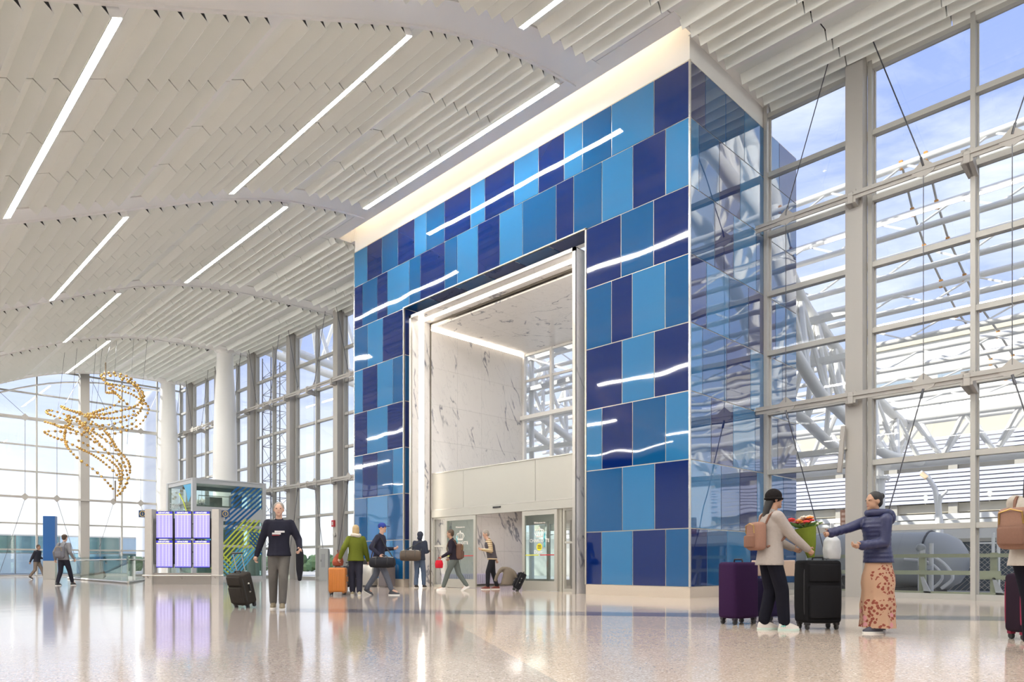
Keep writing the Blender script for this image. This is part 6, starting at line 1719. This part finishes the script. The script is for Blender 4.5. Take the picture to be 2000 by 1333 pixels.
backpack(i9, cloth('pink_leather', (0.27, 0.15, 0.11), 60, 0.15), cloth('pink_leather2', (0.20, 0.105, 0.075), 60, 0.15), 0.29, 0.33, 0.15, 0.02)
PUR = cloth('purple_fabric', (0.030, 0.010, 0.045), 90, 0.3, 0.003); PUT = mat('purple_trim', (0.015, 0.010, 0.02), 0.5)
suitcase('upright dark purple suitcase left of the woman in the knit hat', ground(1442, 1219), (RIGHT*0.86+FWD*0.5), (0.30, 0.44, 0.72), PUR, PUT, kind='plain')
suitcase('dark navy-purple suitcase standing right behind the legs of the woman in the knit hat', ground(1507, 1217)+FWD*0.15, (RIGHT*0.9+FWD*0.4), (0.30, 0.40, 0.50), cloth('navy_fabric', (0.022, 0.015, 0.05), 90, 0.3, 0.003), PUT, kind='plain')
bx = thing('cardboard_box', 'flat beige parcel strapped on the suitcase beside the woman in the knit hat', 'parcel', ground(1518, 1217)+FWD*0.15+Vector((0, 0, 0.60)), rot_z(-FWD))
m = MB(); m.rbox((0, 0, 0.115), (0.50, 0.24, 0.21), 0.01, 2); m.build('box', mat('beige_card', (0.48, 0.36, 0.28), 0.8), bx, local=True)
m = MB(); m.rbox((0.08, 0.0, 0.225), (0.20, 0.18, 0.012), 0.003, 1); m.build('label', MATS['decal_yellow'], bx, local=True)
pb = ground(1597, 1229)
BCF = cloth('black_fabric', (0.012, 0.012, 0.014), 120, 0.3, 0.002)
suitcase('tall black four-wheeled suitcase between the two women', pb, (-FWD+RIGHT*0.1), (0.46, 0.28, 0.74), BCF, BLACK)
# flowers and bags on the black case
fl_ = thing('bouquet', 'bouquet wrapped in green paper lying on the tall black suitcase', 'bouquet', pb+LEFT*0.06+Vector((0, 0, 0.83)))
m = MB(); m.tube([RIGHT*-0.02+Vector((0, 0, 0.02)), RIGHT*-0.04+Vector((0, 0, 0.16)), RIGHT*-0.09+Vector((0, 0, 0.38))], [0.04, 0.075, 0.125], 16); m.build('wrapping', cloth('green_paper', (0.17, 0.22, 0.03), 20, 0.5), fl_, smooth=True, local=True)
rng = random.Random(9)
FC = [mat('flower_red', (0.55, 0.03, 0.03), 0.7), mat('flower_orange', (0.75, 0.25, 0.05), 0.7), mat('flower_cream', (0.7, 0.62, 0.5), 0.7)]
for j in range(34):
    a_ = rng.uniform(0, 2*PI); r_ = 0.17*math.sqrt(rng.random()); c_ = RIGHT*(-0.09+r_*math.cos(a_))+FWD*(r_*math.sin(a_))+Vector((0, 0, 0.41+rng.uniform(0.0, 0.10)))
    m = MB()
    for q in range(6):
        b_ = q*PI/3; m.ball(c_+Vector((0.022*math.cos(b_), 0.022*math.sin(b_), 0.004)), (0.02, 0.02, 0.014), 6, 4)
    m.ball(c_+Vector((0, 0, 0.008)), 0.017, 6, 4); m.build('flower', FC[j % 3], fl_, smooth=True, local=True)
for j in range(10):
    a_ = rng.uniform(0, 2*PI); c_ = RIGHT*-0.09+Vector((0, 0, 0.36)); e__ = c_+RIGHT*(0.2*math.cos(a_))+FWD*(0.2*math.sin(a_))+Vector((0, 0, 0.08))
    m = MB(); m.tube([c_, (c_+e__)/2, e__], [0.006, 0.028, 0.003], 6); m.build('leaf', mat('leaf_green', (0.07, 0.16, 0.03), 0.6), fl_, local=True)
wb = thing('plastic_bag', 'white plastic carrier bag on the right side of the tall black suitcase', 'bag', pb+RIGHT*0.17+Vector((0, 0, 0.83)))
m = MB(); m.loft([(0, 0, 0.0, 0.11, 0.09), (0, 0, 0.10, 0.13, 0.10), (0, 0, 0.22, 0.11, 0.09), (0.0, 0, 0.30, 0.04, 0.03), (0.0, 0, 0.36, 0.06, 0.03)], 14); put(remeshed(m, 0.014, 1), 'bag', cloth('white_plastic', (0.62, 0.64, 0.66), 12, 0.6), wb)
m = MB(); m.tube([(-0.05, 0, 0.34), (-0.04, 0, 0.42), (0.04, 0, 0.42), (0.05, 0, 0.34)], 0.008, 5); m.build('handle', MATS['white_plastic'], wb, local=True)
# --- 10 woman in navy puffer and floral skirt
FLM = mat('floral_skirt', (0.55, 0.36, 0.24), 0.85)
n = FLM.node_tree; b = n.nodes['Principled BSDF']; tcx = n.nodes.new('ShaderNodeTexCoord')
vo = n.nodes.new('ShaderNodeTexVoronoi'); vo.inputs['Scale'].default_value = 26; n.links.new(tcx.outputs['Object'], vo.inputs['Vector'])
v2 = n.nodes.new('ShaderNodeTexVoronoi'); v2.inputs['Scale'].default_value = 9; n.links.new(tcx.outputs['Object'], v2.inputs['Vector'])
no = n.nodes.new('ShaderNodeTexNoise'); no.inputs['Scale'].default_value = 3.2; n.links.new(tcx.outputs['Object'], no.inputs['Vector'])
sp_ = n.nodes.new('ShaderNodeSeparateXYZ'); n.links.new(tcx.outputs['Object'], sp_.inputs[0])
zr = n.nodes.new('ShaderNodeMapRange'); zr.inputs[1].default_value = 0.0; zr.inputs[2].default_value = 0.9; zr.inputs[3].default_value = 0.37; zr.inputs[4].default_value = 0.54; n.links.new(sp_.outputs['Z'], zr.inputs[0])
g1 = n.nodes.new('ShaderNodeMath'); g1.operation = 'GREATER_THAN'; n.links.new(no.outputs['Fac'], g1.inputs[0]); n.links.new(zr.outputs[0], g1.inputs[1])
l1 = n.nodes.new('ShaderNodeMath'); l1.operation = 'LESS_THAN'; l1.inputs[1].default_value = 0.45; n.links.new(vo.outputs['Distance'], l1.inputs[0])
mm1 = n.nodes.new('ShaderNodeMath'); mm1.operation = 'MULTIPLY'; n.links.new(g1.outputs[0], mm1.inputs[0]); n.links.new(l1.outputs[0], mm1.inputs[1])
mxa = n.nodes.new('ShaderNodeMix'); mxa.data_type = 'RGBA'; mxa.inputs[6].default_value = (0.42, 0.26, 0.17, 1); mxa.inputs[7].default_value = (0.22, 0.05, 0.03, 1); n.links.new(mm1.outputs[0], mxa.inputs[0])
l2 = n.nodes.new('ShaderNodeMath'); l2.operation = 'LESS_THAN'; l2.inputs[1].default_value = 0.30; n.links.new(v2.outputs['Distance'], l2.inputs[0])
z2 = n.nodes.new('ShaderNodeMath'); z2.operation = 'LESS_THAN'; z2.inputs[1].default_value = 0.26; n.links.new(sp_.outputs['Z'], z2.inputs[0])
mm2 = n.nodes.new('ShaderNodeMath'); mm2.operation = 'MULTIPLY'; n.links.new(l2.outputs[0], mm2.inputs[0]); n.links.new(z2.outputs[0], mm2.inputs[1])
mxb = n.nodes.new('ShaderNodeMix'); mxb.data_type = 'RGBA'; mxb.inputs[7].default_value = (0.50, 0.22, 0.24, 1); n.links.new(mm2.outputs[0], mxb.inputs[0]); n.links.new(mxa.outputs[2], mxb.inputs[6]); n.links.new(mxb.outputs[2], b.inputs['Base Color'])
NAVY = mat('navy_puffer', (0.018, 0.022, 0.075), 0.42, bump=(25, 0.5, 0.01))
def bun(i):
    m = MB(); m.ball((0, -0.10, 0.06), (0.035, 0.03, 0.035), 10, 8, i['R']); m.build('hair_bun', MATS['hair_black'], i['t'], smooth=True, local=True)
    m = MB(); m.tube([(i['ch'].x+0.10*math.cos(a_), i['ch'].y-0.02+0.10*math.sin(a_), i['ch'].z+0.03) for a_ in [q*PI/9 for q in range(19)]], 0.045, 8, cap=False)
    m.ball((0, i['ch'].y-0.14, i['ch'].z-0.02), (0.12, 0.06, 0.10), 14, 8); put(remeshed(m, 0.013, 2), 'collar', NAVY, i['t'])
i10 = person('woman in a navy quilted jacket and long floral skirt, one arm reaching left', ground(1716, 1236), (LEFT+(-FWD)*0.15), 1.60, 'tan', NAVY, None,
       mat('dark_flat', (0.05, 0.05, 0.07), 0.6), ('bun', 'black'), ((-0.08, 0.08, 0), (0.09, -0.08, 0)), ((-0.12, 0.30, 1.07), (0.14, 0.58, 1.22)), 0.06, 0.0125, top_len=0.86, puffer=True, skirt=FLM, female=True, extra=bun, loose=1.3, elbow=((-0.3, -1, -0.6), (0.2, -0.3, -1)))
# --- 11 woman cut by the right edge
p11 = ground(2016, 1276)
i11 = person('woman with a ponytail partly out of frame at the right edge', p11, (RIGHT+FWD*0.35), 1.66, 'tan', cloth('oatmeal_knit', (0.42, 0.38, 0.33), 22, 0.6, 0.01), cloth('black_leggings2', (0.008, 0.008, 0.014)),
       mat('cream_trainer2', (0.60, 0.56, 0.52), 0.6), ('long', 'black'), ((-0.09, 0.12, 0), (0.10, -0.06, 0)), ((-0.17, 0.36, 1.02), (0.16, 0.38, 1.0)), 0.06, 0.0125, top_len=0.80, loose=1.7, female=True, sole=MATS['sole_teal'])
i11['bag_label'] = 'tan backpack at the right edge of the picture'
backpack(i11, cloth('tan_leather', (0.26, 0.15, 0.11), 60, 0.15), cloth('tan_leather2', (0.20, 0.11, 0.08), 60, 0.15), 0.29, 0.36, 0.17, 0.02)
suitcase('black-plum suitcase with a crimson edge at the right border of the picture', ground(2018, 1250), (-FWD), (0.42, 0.28, 0.60), cloth('plum_fabric', (0.022, 0.012, 0.022), 90, 0.3, 0.003), mat('crimson_piping', (0.25, 0.01, 0.05), 0.5))
